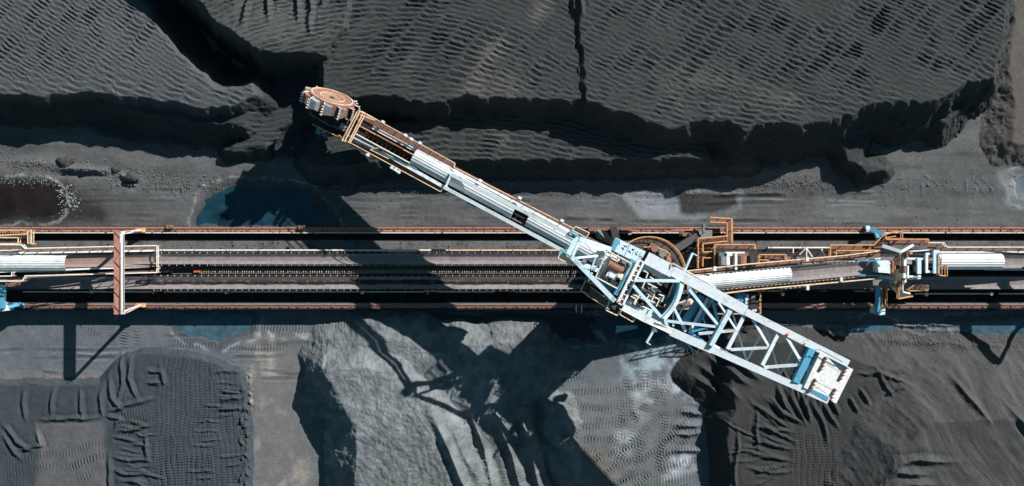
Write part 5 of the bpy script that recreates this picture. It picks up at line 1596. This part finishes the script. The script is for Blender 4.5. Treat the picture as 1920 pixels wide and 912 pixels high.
m.build('stair_rail', TAN, root)
m = MB(); m.slab([(-60, 433), (60, 433), (60, 460), (-60, 460)], 3.0, .08); m.build('access_deck', GRATE, root)
m = MB()
for k in range(22):
    m.bar(P(-50 + k * 5, 434, 3.2), P(-50 + k * 5, 442, 3.2), .14, .05); m.bar(P(8 + k * 1.6, 474, 4.), P(6 + k * 1.6, 477, 4.), .05, .05)
m.build('stair_tread', ORANGE, root)
each('cross_leg', [MB().bar(P(4, 536, 3.4), P(4, 578, 3.2), .7, .6), MB().bar(P(4, 580, 2.4), P(36, 571, 1.6), .4, .5)], BLUE, root)
m = MB(); m.slab([(-6, 566), (9, 572), (11, 583), (-6, 586)], 3.0, 2.); m.build('leg_box', WHITE, root)
m = MB(); p = P(32, 571, 1.0); m.box(p, 1.2, .5, .6); m.tube(p + np.array([.7, -.2, .1]), p + np.array([.7, .2, .1]), .32, 12); m.build('bogie', BLUE, root)
m = MB(); rail(m, [(-10, 537), (22, 537), (40, 529)], 3.4, 1., .07); m.slab([(10, 519), (38, 519), (38, 538), (10, 538)], 3.2, .08); m.build('side_platform', RUST, root)
# ------------------------------------------------------------------ camera, sun, sky
cam = bpy.data.cameras.new('camera'); co_ = bpy.data.objects.new('camera', cam); COL.objects.link(co_)
co_.location = (0, 0, H); co_.rotation_euler = (0, 0, 0)
cam.sensor_width = 36; cam.lens = 36 * H / (1920 / S); cam.clip_end = 6000; cam.clip_start = 1
scene.camera = co_
EL = math.radians(31); AZX, AZY = .73, .68        # sun stands to the upper right of the picture
n_ = math.hypot(AZX, AZY)
sd = (AZX / n_ * math.cos(EL), AZY / n_ * math.cos(EL), math.sin(EL))
sun = bpy.data.lights.new('sun', 'SUN'); so = bpy.data.objects.new('sun', sun); COL.objects.link(so)
sun.energy = 4.6; sun.angle = math.radians(.5); sun.color = (1, .962, .915)
from mathutils import Vector
so.rotation_euler = Vector(sd).to_track_quat('Z', 'Y').to_euler()
w = bpy.data.worlds.new('World'); scene.world = w; w.use_nodes = True
nt = w.node_tree
bg = nt.nodes['Background']
sk = nt.nodes.new('ShaderNodeTexSky'); sk.sky_type = 'NISHITA'; sk.sun_disc = False
sk.sun_elevation = EL; sk.sun_rotation = math.atan2(AZX, AZY)
sk.dust_density = .4; sk.ozone_density = 3.
tint = nt.nodes.new('ShaderNodeMix'); tint.data_type = 'RGBA'; tint.blend_type = 'MULTIPLY'; tint.inputs['Factor'].default_value = 1
tint.inputs['B'].default_value = (.74, 1.0, .80, 1)
nt.links.new(sk.outputs['Color'], tint.inputs['A'])
nt.links.new(tint.outputs['Result'], bg.inputs['Color'])
bg.inputs['Strength'].default_value = .05
scene.view_settings.view_transform = 'Standard'; scene.view_settings.look = 'None'
scene.view_settings.exposure = .65; scene.view_settings.gamma = 1
